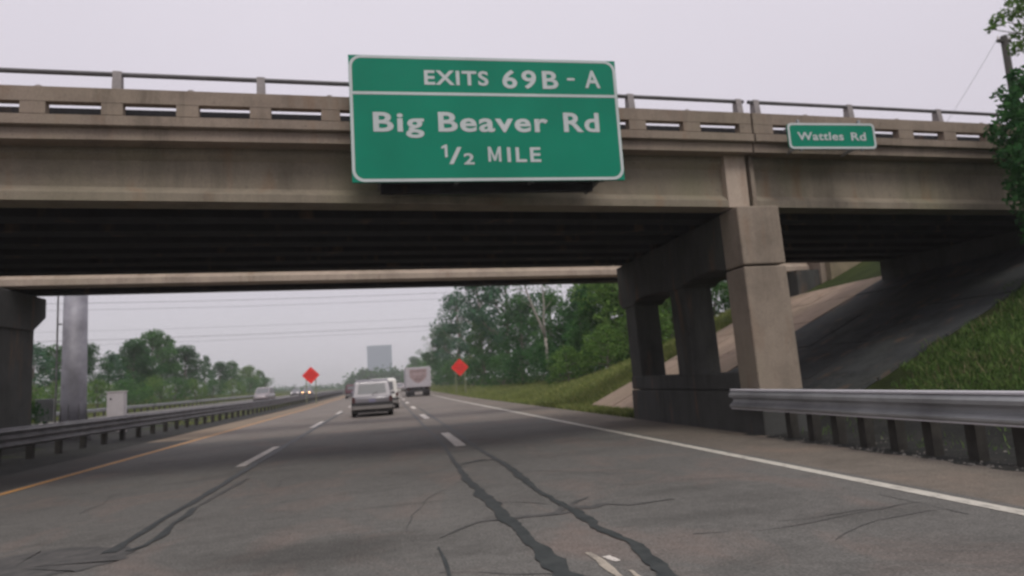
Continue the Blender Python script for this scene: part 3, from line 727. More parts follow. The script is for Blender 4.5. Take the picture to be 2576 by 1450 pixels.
guardrail(gr, 6.95 + .0, -1, 0.505, -2.25, 12.99, 3.81, 'wbeam', M['galv'])
m_ = MB(); m_.box(6.955, 7.12, 12.1, 12.2, .1, .8); first = None
for i, y in enumerate([1.0, 2.0, 3.0, 3.95, 4.9, 5.85, 6.78, 7.45, 8.15, 8.8, 9.45, 10.1, 10.75, 11.4]):
    if first is None:
        m_ = MB(); m_.box(7.13, 7.28, -.08, .08, -.1, .86); first = m_.build('post', M['wood_post'], gr); first.location = Vector((0, 0, 0)) 
        me = first.data
        for v_ in me.vertices: v_.co = Vector((v_.co.x + wloc(gr).x - 7.2, v_.co.y + wloc(gr).y, v_.co.z))
        first.location = Vector((7.2, y, 0)) - wloc(gr)
        m_ = MB(); m_.box(-.24, -.07, -.07, .07, .52, .84); blk = mk('spacer_block', m_.v, m_.f, M['wood_post'], gr, local=True); blk.location = first.location.copy()
    else:
        for o in (first, blk):
            c_ = o.copy(); C.objects.link(c_); c_.location = Vector((7.2, y, 0)) - wloc(gr)

def rail_run(name, label, x, sgn, zbot, ya, yb, kind, mt, pmat, post_step, zg, group=None, maxposts=90):
    g_ = empty(name, (x, ya, float(zg(ya))), label, 'guardrail', group)
    guardrail(g_, x, sgn, zbot, ya, yb, 7.62, kind, mt, zg)
    m_ = MB(); m_.box(-.08, .08, -.08, .08, -.15, zbot + (.5 if kind == 'thrie' else .3) - .03)
    pme = None; y = ya + .6; n = 0
    while y < yb and n < maxposts:
        if pme is None:
            p = mk('post', m_.v, m_.f, pmat, g_, local=True); pme = p.data
        else:
            p = bpy.data.objects.new('post', pme); C.objects.link(p); p.parent = g_
        p.location = Vector((x - sgn * .14, y, float(zg(y)))) - g_.location
        y += post_step; n += 1
    return g_
rail_run('guardrail', 'long steel guardrail along the yellow line on the median side', -9.9, 1, 0.42, 9.2, 160, 'thrie', M['galv_dull'], M['wood_post'], 1.72, lambda y: float(rise(y)))
rail_run('guardrail', 'pale guardrail on the far side of the opposing road before the trees', -26.2, 1, 0.38, 40, 150, 'w', M['galv'], M['wood_post'], 2.0, lambda y: float(rise(y)) + .38, maxposts=60)

# ------------------------------------------------------------------ median things
po = empty('steel_pole', (-12.0, 29.3, 0), 'thick grey steel pole behind the median guardrail', 'pole')
m_ = MB(); m_.tube([(-12, 29.3, -.1), (-12, 29.3, 1.6), (-12.0, 29.3, 9.0)], [.455, .44, .39], 20); m_.build('shaft', plain('weathered_grey_steel', (0.30, 0.295, 0.33), 0.6, 0.3, 0.35, 1.2), po, smooth=True)
m_ = MB(); m_.tube([(-12, 29.3, -.05), (-12, 29.3, .25)], .62, 20); m_.build('base_plate', M['galv_dull'], po)
for a in range(8):
    ca_, sa_ = math.cos(R(45 * a)), math.sin(R(45 * a)); m_ = MB()
    m_.add([(-12 + .44 * ca_ - .015 * sa_, 29.3 + .44 * sa_ + .015 * ca_, .25), (-12 + .60 * ca_ - .015 * sa_, 29.3 + .6 * sa_ + .015 * ca_, .25), (-12 + .44 * ca_ - .015 * sa_, 29.3 + .44 * sa_ + .015 * ca_, 1.5),
            (-12 + .44 * ca_ + .015 * sa_, 29.3 + .44 * sa_ - .015 * ca_, .25), (-12 + .60 * ca_ + .015 * sa_, 29.3 + .6 * sa_ - .015 * ca_, .25), (-12 + .44 * ca_ + .015 * sa_, 29.3 + .44 * sa_ - .015 * ca_, 1.5)],
           [(0, 1, 2), (5, 4, 3), (0, 3, 4, 1), (1, 4, 5, 2), (2, 5, 3, 0)]); m_.build('base_gusset', M['galv_dull'], po)
m_ = MB(); m_.tube([(-12.55, 29.1, 0.1), (-12.55, 29.1, 8.8)], .035, 6)
for k in range(5): m_.box(-12.56, -12.40, 29.08, 29.12, 1.6 + 1.5 * k, 1.66 + 1.5 * k)
m_.build('conduit', M['galv_dull'], po)

cb = empty('utility_cabinet', (-12.1, 34.1, 0), 'pale grey utility cabinet standing behind the median guardrail', 'cabinet')
m_ = MB(); m_.box(-12.42, -11.72, 33.6, 34.05, .12, 1.93); bevel(m_.build('cabinet_body', M['cabinet'], cb), .03, 2)
m_ = MB(); m_.box(-12.45, -11.69, 33.57, 34.08, 1.93, 1.98); bevel(m_.build('cabinet_lid', M['cabinet'], cb), .015)
m_ = MB(); m_.box(-12.55, -11.6, 33.45, 34.2, -.1, .12); m_.build('plinth', M['conc'], cb)
m_ = MB(); m_.box(-12.36, -11.78, 33.585, 33.60, .2, 1.86); dr = m_.build('door', M['cabinet'], cb)
m_ = MB(); m_.box(-12.28, -12.20, 33.57, 33.585, 1.60, 1.68); m_.build('handle', M['dark_plastic'], dr)

pd = empty('marker_panel', (-12.0, 27.2, 0), 'narrow grey panel on a dark post left of the steel pole', 'marker')
m_ = MB(); m_.box(-12.35, -11.75, 27.1, 27.16, .95, 1.75); bevel(m_.build('panel', M['sign_back'], pd), .01)
m_ = MB(); m_.box(-12.12, -12.0, 27.16, 27.28, -.1, 1.7); m_.build('post', M['wood_post'], pd)

lt = empty('litter', (7.62, 10.0, 0), 'small pale crumpled litter lying under the right guardrail', 'litter')
v = []; 
for i in range(5):
    for j in range(8):
        a = 2 * math.pi * j / 8; th = math.pi * (i + .5) / 5; r_ = .085 * rng.uniform(.7, 1.2)
        v.append((7.62 + r_ * math.sin(th) * math.cos(a) * 1.2, 10.0 + r_ * math.sin(th) * math.sin(a), .24 + r_ * math.cos(th)))
mk('crumpled_bag', v, [(i * 8 + j, i * 8 + (j + 1) % 8, i * 8 + 8 + (j + 1) % 8, i * 8 + 8 + j) for i in range(4) for j in range(8)] + [tuple(range(8)), tuple(range(39, 31, -1))], M['litter'], lt)
m_ = MB(); m_.tube([(7.62, 10.0, -.05), (7.61, 10.0, .2)], .03, 6); m_.build('stalk', M['wood_post'], lt)

# orange diamond work signs
def diamond(X, Y, zc, half, label, posts_x, zg):
    d_ = empty('road_work_sign', (X, Y, zg), label, 'sign', 'orange diamond road work signs')
    P = []; r = .1
    for k in range(4):
        a0 = 90 * k
        for q in (-40, -15, 15, 40):
            a = R(a0 + q); cx, cz = (half - r * 1.41) * math.cos(R(a0)), (half - r * 1.41) * math.sin(R(a0)); P.append((X + cx + r * 1.1 * math.cos(a), zc + cz + r * 1.1 * math.sin(a)))
    n = len(P); v = [(x, Y - .03, z) for x, z in P] + [(x, Y + .0, z) for x, z in P]
    pn = mk('panel', v, [tuple(range(n - 1, -1, -1)), tuple(range(n, 2 * n))] + [(i, (i + 1) % n, (i + 1) % n + n, i + n) for i in range(n)], M['orange'], d_)
    for k, dz in enumerate((.26, 0, -.26)):
        wd = (.42, .62, .36)[k]; m_ = MB()
        for q in range(5):
            x0 = X - wd + q * wd * .4 + .02; m_.box(x0, x0 + wd * .30, Y - .035, Y - .031, zc + dz - .07, zc + dz + .07)
        m_.build('legend', M['black_print'], pn)
    for px in posts_x:
        m_ = MB(); m_.box(X + px - .05, X + px + .05, Y + .0, Y + .09, zg - .2, zc + .2); m_.build('post', plain('treated_timber', (0.20, 0.21, 0.13), 0.9, 0, .2), d_)
diamond(-8.12, 77, 3.15, .93, 'orange diamond road work sign on two posts beside the left guardrail', (-.5, .5), 0.07)
diamond(7.75, 73, 2.95, .93, 'orange diamond road work sign in front of the right trees', (-.5, .5), 0.05)

# ------------------------------------------------------------------ vehicles
def prof_ring(hw, z0, z1, y, rnd=.12, tumble=0.0):
    return [(-hw + rnd, y, z0), (hw - rnd, y, z0), (hw, y, z0 + rnd), (hw, y, (z0 + z1) / 2), (hw - tumble - .02, y, z1 - rnd), (hw - tumble - rnd, y, z1), (-hw + tumble + rnd, y, z1), (-hw + tumble + .02, y, z1 - rnd), (-hw, y, (z0 + z1) / 2), (-hw, y, z0 + rnd)]
def wheel(root, x, y, r=.34, wd=.22, side=1):
    m_ = MB(); m_.tube([(x - wd / 2, y, r), (x + wd / 2, y, r)], r, 20); ty_ = mk('wheel', m_.v, m_.f, M['rubber'], root, local=True)
    m_ = MB(); m_.tube([(x + side * wd / 2 - .01, y, r), (x + side * (wd / 2 + .012), y, r)], r * .6, 14); mk('rim', m_.v, m_.f, M['wheel_rim'], ty_, local=True)
def car(name, label, cat, loc, rz, pmat, kind='suv', W=1.9, Ln=4.7, H=1.68, group=None, lights=None):
    """local frame: rear at y=0, front at y=Ln"""
    root = empty(name, loc, label, cat, group, rz); hw = W / 2
    belt = {'suv': 1.02, 'van': 1.08, 'sedan': .92}[kind]
    m_ = MB()
    st_ = [(0.0, hw - .10, .42, belt - .14), (.07, hw - .03, .34, belt - .02), (.5, hw, .28, belt), (Ln * .45, hw, .26, belt - .01), (Ln * .7, hw, .26, belt - .05), (Ln - .6, hw - .03, .28, belt - .14), (Ln - .12, hw - .12, .34, belt - .28), (Ln, hw - .25, .42, belt - .38)]
    m_.rings([prof_ring(a, z0, z1, y, .10, .03) for y, a, z0, z1 in st_]); body = mk('body', m_.v, m_.f, pmat, root, smooth=True, local=True)
    # greenhouse: painted roof and pillars, glass slightly outside of a dark cabin
    rt_ = hw - {'suv': .17, 'van': .14, 'sedan': .28}[kind]
    yb0, yb1 = {'suv': (.05, .34), 'van': (.04, .16), 'sedan': (.55, 1.25)}[kind]
    yf1, yf0 = {'suv': (Ln * .58, Ln * .72), 'van': (Ln * .62, Ln * .78), 'sedan': (Ln * .55, Ln * .70)}[kind]
    zb, zt = belt - .06, H
    bs = [(-hw + .06, yb0, zb), (hw - .06, yb0, zb), (hw - .06, yf0, zb), (-hw + .06, yf0, zb)]
    rf = [(-rt_, yb1, zt - .10), (rt_, yb1, zt - .10), (rt_, yf1, zt - .08), (-rt_, yf1, zt - .08)]
    tp = [(-rt_ + .16, yb1 + .18, zt), (rt_ - .16, yb1 + .18, zt), (rt_ - .16, yf1 - .2, zt), (-rt_ + .16, yf1 - .2, zt)]
    m_ = MB(); m_.add(bs + rf + tp, [(0, 1, 5, 4), (1, 2, 6, 5), (2, 3, 7, 6), (3, 0, 4, 7), (4, 5, 9, 8), (5, 6, 10, 9), (6, 7, 11, 10), (7, 4, 8, 11), (8, 9, 10, 11)])
    cabin = bevel(mk('cabin', m_.v, m_.f, pmat, root, local=True), .07, 3)
    def quad(i, j, u0, u1, w0, w1, off):
        A, B, D, E_ = [Vector(p) for p in (bs[i], bs[j], rf[j], rf[i])]
        nrm = (B - A).cross(E_ - A).normalized()
        P = [A.lerp(B, u).lerp(E_.lerp(D, u), w_) + nrm * off for u, w_ in ((u0, w0), (u1, w0), (u1, w1), (u0, w1))]
        return P
    def win(nm, i, j, u0, u1, w0, w1):
        P = quad(i, j, u0, u1, w0, w1, .006); Q = quad(i, j, u0, u1, w0, w1, -.004)
        mk(nm, P + Q, [(0, 1, 2, 3), (7, 6, 5, 4), (0, 4, 5, 1), (1, 5, 6, 2), (2, 6, 7, 3), (3, 7, 4, 0)], M['glass'], cabin, local=True)
    win('rear_window', 0, 1, .13, .87, .20, .84)
    win('windscreen', 2, 3, .06, .94, .10, .92)
    for (i, j) in ((1, 2), (3, 0)):
        for (a, b_) in ((.05, .30), (.33, .60), (.63, .90)): win('side_window', i, j, a, b_, .16, .88)
    # rear end
    for s in (-1, 1):
        m_ = MB(); x = s * (hw - .12); m_.box(x - .07, x + .07, -.015, .10, belt - .32, belt - .06); mk('tail_light', m_.v, m_.f, M['taillight'], root, local=True)
        m_ = MB(); m_.box(s * (hw - .28) - .14, s * (hw - .28) + .14, Ln - .14, Ln - .02, belt - .40, belt - .28)
        mk('headlight', m_.v, m_.f, lights or M['glass'], root, local=True)
        m_ = MB(); m_.box(s * (hw + .08) - .09, s * (hw + .08) + .09, Ln * .62, Ln * .62 + .12, belt - .02, belt + .13); mk('door_mirror', m_.v, m_.f, pmat, root, local=True)
        for yy in (.85, Ln - .9): wheel(root, s * (hw - .12), yy, .34, .22, s)
    m_ = MB(); m_.box(-hw + .05, hw - .05, -.09, .08, .36, .56); bevel(mk('rear_bumper', m_.v, m_.f, M['bumper_grey'], root, local=True), .03, 2)
    m_ = MB(); m_.box(-hw + .02, hw - .02, -.10, .08, .56, .70); mk('bumper_step', m_.v, m_.f, M['dark_plastic'], root, local=True)
    m_ = MB(); m_.box(-.16, .16, -.03, -.01, belt - .32, belt - .16); mk('licence_plate', m_.v, m_.f, M['plate'], root, local=True)
    m_ = MB(); m_.box(-hw + .12, hw - .12, -.02, Ln - .2, .20, .38); mk('underbody', m_.v, m_.f, M['under'], root, local=True)
    m_ = MB(); m_.tube([(.2, -.02, .28), (.2, .3, .28)], .035, 8); m_.box(-.35, .3, .0, .05, .24, .33); mk('exhaust', m_.v, m_.f, M['bumper_grey'], root, local=True)
    if kind == 'suv':
        for s in (-1, 1):
            m_ = MB(); m_.tube([(s * (rt_ - .07), .55, H - .02), (s * (rt_ - .07), .6, H + .05), (s * (rt_ - .07), Ln * .5, H + .05), (s * (rt_ - .07), Ln * .52, H - .02)], .018, 6); mk('roof_rack', m_.v, m_.f, M['galv'], root, local=True)
        m_ = MB(); m_.tube([(-.0, .03, belt + .04), (.28, .01, belt + .18)], .012, 5); mk('wiper', m_.v, m_.f, M['dark_plastic'], root, local=True)
    return root
car('silver_suv', 'silver grey sport utility vehicle driving ahead in the middle lane', 'car', (-.74, 34.0, 0), R(1.0), M['silver'], 'suv', 2.02, 4.8, 1.80)
car('white_van', 'white van partly hidden just ahead of the silver vehicle', 'van', (-.30, 43.5, 0), 0, M['white_paint'], 'van', 2.0, 5.1, 1.93)
car('maroon_car', 'maroon car in the left lane beyond the silver vehicle', 'car', (-4.55, 93, .14), 0, M['maroon'], 'van', 1.95, 4.6, 1.85)
car('champagne_car', 'pale champagne car far ahead just left of the box truck', 'car', (2.30, 128, .29), 0, M['pinkish'], 'sedan', 2.0, 4.6, 1.62)
car('oncoming_car', 'oncoming car with orange glowing headlights right of the left orange sign', 'car', (-15.6, 143, .38 + .35), R(180), M['silver'], 'sedan', 1.8, 4.5, 1.5, 'oncoming cars beyond the median', M['headlight'])
car('oncoming_car', 'oncoming car with faint pale headlights behind the glowing one', 'car', (-18.9, 152, .38 + .38), R(180), M['silver'], 'sedan', 1.8, 4.5, 1.5, 'oncoming cars beyond the median', M['headlight_dim'])
car('oncoming_van', 'pale oncoming van passing in front of the left trees', 'van', (-15.7, 96, .38 + .12), R(178), M['pinkish'], 'van', 1.9, 4.9, 1.85)

tr = empty('box_truck', (3.50, 78, .07), 'white box truck with a brown shield graphic on its rear in the right lane', 'truck')
def T(mb, nm, mt, par=tr, **k): return mk(nm, mb.v, mb.f, mt, par, local=True, **k)
m_ = MB(); m_.box(-1.42, 1.42, 0, 6.6, 1.02, 3.30); bx = bevel(T(m_, 'cargo_box', M['truck_white']), .04, 2)
m_ = MB(); m_.box(-1.30, 1.30, -.025, -.004, 1.10, 3.20); T(m_, 'rear_door', M['truck_white'], bx)
P = [(-.98, 3.08), (.98, 3.08), (.98, 2.30), (.80, 1.95), (.45, 1.65), (.0, 1.45), (-.45, 1.65), (-.80, 1.95), (-.98, 2.30)]
mk('graphic', [(x, -.030, z) for x, z in P], [tuple(range(9))], M['decal'], bx, local=True)
m_ = MB(); m_.box(-.86, .86, -.036, -.032, 2.78, 2.92); m_.box(-.80, .80, -.036, -.032, 2.20, 2.30); m_.add([(-.7, -.036, 2.1), (.7, -.036, 2.1), (.25, -.036, 1.72), (-.25, -.036, 1.72)], [(0, 1, 2, 3)]); T(m_, 'graphic_stripe', M['decal_dark'], bx)
m_ = MB(); m_.box(-1.3, 1.3, -.1, .15, .52, .72); T(m_, 'rear_bumper', M['dark_plastic'])
m_ = MB(); m_.box(-.55, .55, .1, 8.3, .6, 1.0); T(m_, 'chassis', M['under'])
m_ = MB(); m_.box(-1.15, 1.15, 6.75, 8.6, .55, 2.45); cbx = bevel(T(m_, 'cab', M['truck_white']), .12, 3)
for s in (-1, 1):
    for yy in (1.4, 2.45, 7.6):
        m_ = MB(); m_.tube([(s * 1.28, yy, .5), (s * .80, yy, .5)], .5, 20); wt_ = T(m_, 'wheel', M['rubber'])
        m_ = MB(); m_.tube([(s * 1.29, yy, .5), (s * 1.25, yy, .5)], .27, 14); T(m_, 'rim', M['wheel_rim'], wt_)
    m_ = MB(); m_.box(s * .78 - .33, s * .78 + .33, .82, .85, .12, .85); T(m_, 'mud_flap', M['dark_plastic'])
    m_ = MB(); m_.box(s * 1.15 - .12, s * 1.15 + .12, -.12, -.02, .76, .88); T(m_, 'tail_light', M['taillight'])

# ------------------------------------------------------------------ vegetation
def leaf_quads(P, size, r_, flat=0.0):
    n = len(P); a = r_.normal(size=(n, 3)); a /= np.linalg.norm(a, axis=1)[:, None]
    b_ = r_.normal(size=(n, 3)); b_ -= (a * b_).sum(1)[:, None] * a; b_ /= np.linalg.norm(b_, axis=1)[:, None]
    s = size * r_.uniform(.55, 1.25, n)[:, None]
    V = np.stack([P - a * s, P - b_ * s * .55, P + a * s, P + b_ * s * .55], 1)
    return V.reshape(-1, 3)
def quad_mesh(name, V, mt):
    n = len(V) // 4; me = bpy.data.meshes.new(name); me.vertices.add(4 * n); me.vertices.foreach_set('co', V.astype(np.float32).ravel())
    me.loops.add(4 * n); me.loops.foreach_set('vertex_index', np.arange(4 * n, dtype=np.int32))
    me.polygons.add(n); me.polygons.foreach_set('loop_start', np.arange(0, 4 * n, 4, dtype=np.int32)); me.update(calc_edges=True)
    me.materials.append(mt); return me
def tree_mesh(seed, h, r, lo, nclump, per, leaf, mt, bark, clump=0.55, lean=0.0, fork=False):
    """unit built at real size: trunk mesh + crown mesh"""
    r_ = np.random.RandomState(seed); m_ = MB()
    top = Vector((lean * h, 0, h * .93)); q = [Vector((0, 0, -.3))]
    for k in range(1, 6):
        t_ = k / 5; q.append(Vector((lean * h * t_ + r_.uniform(-.12, .12), r_.uniform(-.12, .12), h * .93 * t_)))
    r0 = .018 * h + .04
    m_.tube(q, [r0 * (1 - .82 * i / 5) for i in range(6)], 8)
    cl = []
    for k in range(nclump):
        t_ = lo + (1 - lo) * ((k + .5) / nclump) ** .85
        env = r * (math.sin(math.pi * min(.97, max(.10, (t_ - lo) / (1 - lo) * .82 + .16)))) ** .7
        a = r_.uniform(0, 2 * math.pi); rad = env * math.sqrt(r_.uniform(.08, 1.0))
        c_ = Vector((lean * h * t_ + rad * math.cos(a), rad * math.sin(a), h * t_ * .97)); cl.append(c_)
        if k % 2 == 0 or fork:
            b0 = Vector((lean * h * t_ * .8, 0, h * max(.15, t_ - .16 - .1 * rad / max(r, .1))))
            mid = b0.lerp(c_, .55) + Vector((0, 0, -.05 * h * .3)); m_.tube([b0, mid, c_], [r0 * .38 * (1.1 - t_) + .015, r0 * .25 * (1.1 - t_) + .012, .01], 5)
    P = []
    for c_ in cl:
        n = int(per * r_.uniform(.6, 1.3)); d = r_.normal(size=(n, 3)); d /= np.linalg.norm(d, axis=1)[:, None]
        s = clump * r * r_.uniform(.55, 1.15); rr_ = s * r_.uniform(.25, 1.0, n)[:, None] ** .5
        P.append(np.array(c_) + d * rr_ * np.array([1, 1, .8]))
    P = np.concatenate(P)
    cm = quad_mesh('crown', leaf_quads(P, leaf, r_), mt)
    tm = bpy.data.meshes.new('trunk'); tm.from_pydata(m_.v, [], m_.f); tm.update(); tm.materials.append(bark)
    return tm, cm
def plant(name, protos, X, Y, s, label, cat='tree', group=None, sz=None, rz=None, z=None):
    z0 = float(terr(X, Y)) if z is None else z
    o = empty(name, (X, Y, z0), label, cat, group, rng.uniform(0, 6.28) if rz is None else rz)
    o.scale = (s, s, sz or s)
    for me, nm in zip(protos, ('trunk', 'crown')):
        c_ = bpy.data.objects.new(nm, me); C.objects.link(c_); c_.parent = o
    return o
T_A = tree_mesh(1, 10, 3.0, .14, 40, 200, .16, M['leaf_mid'], M['bark'], .40)
T_B = tree_mesh(2, 10, 3.3, .08, 46, 220, .16, M['leaf_dark'], M['bark'], .42)
T_C = tree_mesh(3, 10, 3.0, .24, 26, 150, .15, M['leaf_blue'], M['bark'], .36, .02, True)
T_D = tree_mesh(4, 10, 2.5, .42, 20, 60, .13, M['leaf_mid'], M['bark_pale'], .42, -.02, True)
T_E = tree_mesh(5, 10, 3.8, .08, 50, 240, .18, M['leaf_light'], M['bark'])
T_F = tree_mesh(6, 10, 2.0, .08, 34, 130, .13, M['leaf_dark'], M['bark'], .45)
B_A = tree_mesh(7, 3, 2.0, .10, 16, 160, .10, M['leaf_light'], M['bark'], .55)
B_B = tree_mesh(8, 3, 2.2, .08, 18, 170, .10, M['leaf_mid'], M['bark'], .55)
B_C = tree_mesh(9, 3, 1.9, .08, 18, 170, .10, M['leaf_dark'], M['bark'], .55)

# right-hand wood: (X, Y, height, proto, label)
right = [(11.9, 300, 12, T_B, 'farthest dark tree of the right wood above the white truck'),
    (13.3, 200, 17.0, T_D, 'sparse open-branched tree sticking out at the left end of the right wood'),
    (13.0, 150, 13.0, T_B, 'dark tree directly behind the right orange sign'),
    (12.9, 122, 16.5, T_C, 'tall airy blue-green tree left of the forked pale trunk'),
    (14.4, 104, 18.0, T_C, 'tall airy tree whose top meets the bridge above the right orange sign'),
    (13.6, 96, 9.5, T_A, 'mid-height rounded green tree right of the orange sign'),
    (15.8, 88, 17.5, T_C, 'tall tree with sky gaps in the middle of the right wood'),
    (16.2, 80, 10.0, T_B, 'dense dark tree below the airy crowns'),
    (16.6, 56, 7.8, T_F, 'narrow dark tree peaking in the sky gap'),
    (17.9, 60, 8.0, T_B, 'dark tree between the pale trunk and the sky gap'),
    (17.0, 50, 9.3, T_A, 'leafy green tree reaching the bridge near the pier'),
    (16.8, 45, 8.6, T_E, 'light green tree just left of the rear pier column'),
    (19.5, 48, 10.5, T_B, 'dark tree behind the light green one near the pier'),
    (17.5, 70, 9.0, T_A, 'green tree right behind the forked pale trunk'),
    (18.2, 41, 6.0, T_E, 'light green tree seen between the pier columns'),
    (21.0, 38, 5.0, T_A, 'green tree seen between the middle and front pier columns'),
    (24.0, 37, 6.0, T_E, 'leafy tree high on the bank behind the front pier column')]
for X, Y, h, pr_, lb in right:
    plant('broadleaf_tree', pr_, X, Y, h / 10 * 1.0 if pr_ not in (T_B, T_A, T_E) else h / 10 * 1.05, lb, 'tree', 'trees of the right wood', h / 10)
# the forked pale trunk
ft = empty('forked_tree', (14.0, 63, float(terr(14, 63))), 'tree with a tall forked pale trunk standing before the right wood', 'tree')
m_ = MB(); m_.tube([(14.6 + .0, 60.5, .6), (14.5, 60.4, 2.6), (14.42, 60.4, 4.9)], [.17, .15, .13], 8); m_.tube([(14.42, 60.4, 4.85), (14.0, 60.3, 6.2), (13.4, 60.2, 7.7), (12.9, 60.2, 9.2), (12.6, 60.2, 10.6)], [.12, .11, .10, .08, .03], 8)
m_.tube([(14.42, 60.4, 4.9), (14.35, 60.4, 6.4), (14.5, 60.4, 8.0), (14.45, 60.4, 9.6), (14.6, 60.4, 11)], [.11, .09, .08, .06, .02], 8)
for (a, b_) in (((14.45, 60.4, 7.4), (15.5, 60.3, 8.6)), ((13.4, 60.2, 7.7), (12.4, 60.5, 8.5)), ((14.4, 60.4, 8.6), (15.2, 60.8, 10)), ((13.0, 60.2, 9.0), (12.0, 60.2, 9.6))): m_.tube([a, b_], [.05, .015], 5)
m_.build('trunk', M['bark_pale'], ft, smooth=True)
r_ = np.random.RandomState(44); P = []
for c_ in ((12.6, 60.2, 10.4), (14.6, 60.4, 10.8), (15.5, 60.3, 8.8), (12.2, 60.5, 8.7), (15.2, 60.8, 10), (13.4, 60, 9.9), (12.0, 60.2, 9.9)):
    d = r_.normal(size=(110, 3)) * .42; P.append(np.array(c_) + d)
V_ = leaf_quads(np.concatenate(P), .13, r_) - np.array(wloc(ft)); o = bpy.data.objects.new('crown', quad_mesh('crown', V_, M['leaf_mid'])); C.objects.link(o); o.parent = ft

# understorey shrubs in front of the right wood
bl = ['broad dark shrub', 'leafy green shrub', 'pale green shrub']
k = 0
for X, Y, s, pr_ in [(11.6, 210, 2.6, B_B), (11.8, 165, 2.0, B_B), (12.0, 138, 1.7, B_C), (12.2, 118, 1.5, B_B), (12.4, 100, 1.35, B_A), (12.6, 87, 1.3, B_C), (12.9, 76, 1.1, B_B), (13.5, 68, 1.15, B_C), (15.6, 66, 1.2, B_B), (14.6, 57, .9, B_C), (16.2, 61, 1.5, B_C), (15.8, 53, 1.0, B_C), (15.3, 48, .85, B_B), (16.2, 42, 1.0, B_A), (15.2, 43, .7, B_C), (17.2, 39, .9, B_A), (18.8, 36, .9, B_B), (20.5, 34, .9, B_A), (22.6, 35, 1.2, B_B), (19.6, 31.5, .55, B_A), (12.4, 46, .8, B_A), (13.6, 40.5, .85, B_A), (14.8, 36, .8, B_A)]:
    where = ['at the left end of the right wood', 'behind the right orange sign', 'left of the right orange sign post', 'beside the right orange sign', 'right of the right orange sign', 'beneath the airy crowns', 'under the middle of the right wood', 'left of the forked pale trunk', 'behind the forked pale trunk', 'at the foot of the forked pale trunk', 'right behind the foot of the pale trunk', 'right of the forked pale trunk', 'at the foot of the bank near the pier', 'on the bank beside the rear pier column', 'low beside the rear pier column', 'seen just left of the middle pier column', 'seen between middle and rear pier columns', 'seen between front and middle pier columns', 'high on the bank seen left of the front column', 'small on the bank edge by the slope paving', 'lowest on the bank left of the rear pier column', 'on the mound left of the rear pier column', 'nearest the rear pier column on the mound'][k]
    plant('shrub', pr_, X, Y, s, '%s %s' % (bl[(B_C, B_B, B_A).index(pr_)], where), 'shrub', 'shrubs of the right wood'); k += 1

# left-hand trees beyond the opposing road
left = [(-32, 70, 6.0, T_C, 'small airy tree just right of the left pier'), (-33, 76, 6.2, T_A, 'green tree directly behind the steel pole'), (-34, 86, 6.9, T_B, 'dark tree just right of the steel pole'),
    (-33, 90, 6.2, T_C, 'airy tree left of the tallest tree on the left'), (-32, 95, 7.8, T_B, 'dark tree at the left shoulder of the tallest one'), (-33, 105, 9.9, T_A, 'tallest rounded green tree on the left'),
    (-35, 116, 10.2, T_A, 'second tallest green tree on the left'), (-32, 118, 8.3, T_B, 'dark tree right of the tallest trees on the left'), (-33, 134, 7.6, T_F, 'narrow dark tree standing apart on the left'),
    (-34, 150, 6.8, T_B, 'low dark tree in the left row past the narrow one'), (-36, 170, 7.8, T_A, 'hazy rounded green tree in the left row'), (-36, 190, 7.0, T_E, 'hazy light green tree near the end of the left row'),
    (-37, 212, 6.6, T_A, 'last hazy green tree of the left row'), (-40, 120, 9, T_B, 'dark tree standing behind the left row')]
for X, Y, h, pr_, lb in left:
    plant('broadleaf_tree', pr_, X, Y, h / 10 * rng.uniform(.95, 1.2), lb, 'tree', 'trees beyond the opposing road', h / 10)
lw = ['just right of the left pier', 'behind the steel pole', 'between the steel pole and the cabinet', 'behind the utility cabinet', 'right of the utility cabinet', 'below the tallest left tree', 'below the second tallest left tree', 'below the narrow dark left tree', 'below the hazy left trees', 'at the far end of the left row', 'near the end of the left row']
for k, (X, Y, s, pr_) in enumerate([(-28.6, 60, .95, B_A), (-28.8, 68, .95, B_A), (-28.6, 75, 1.0, B_A), (-28.8, 83, 1.05, B_B), (-29, 92, 1.15, B_A), (-29, 102, 1.15, B_B), (-29, 112, 1.1, B_A), (-29.4, 125, 1.1, B_B), (-29.8, 142, 1.1, B_A), (-31, 185, 1.3, B_B), (-30.5, 163, 1.2, B_B)]):
    plant('shrub', pr_, X, Y, s, 'leafy low shrub %s' % lw[k], 'shrub', 'shrubs beyond the opposing road')
plant('shrub', B_C, -12.4, 26.0, .36, 'small dark rounded shrub between the left pier and the grey panel', 'shrub', None, .60, 0.5)

# distant tree line, one mass
r_ = np.random.RandomState(5); P = []
for k in range(150):
    x = -190 + 190 * r_.rand(); y = 430 + 220 * r_.rand(); hgt = r_.uniform(2.0, 5.2)
    P.append(np.array([x, y, 0.8]) + r_.normal(size=(60, 3)) * np.array([5, 3, hgt * .32]) + np.array([0, 0, hgt * .5]))
for k in range(70):
    x = r_.uniform(-20, 14); y = 360 + 30 * r_.rand(); hgt = np.interp(x, [-24, -17, -12, 14], [3, 8.5, 10.5, 9.0])
    P.append(np.array([x, y, 0.8]) + r_.normal(size=(120, 3)) * np.array([1.4, 1.5, hgt * .22]) + np.array([0, 0, hgt * .48]))
P = np.concatenate(P); P[:, 2] = np.abs(P[:, 2] - .3) + .3
tag(bpy.data.objects.new('distant_wood', quad_mesh('distant_wood', leaf_quads(P, .9, r_), M['leaf_dark'])), 'hazy dark wood on the horizon where the highway vanishes', 'wood', None, 'stuff')
C.objects.link(bpy.data.objects['distant_wood'])

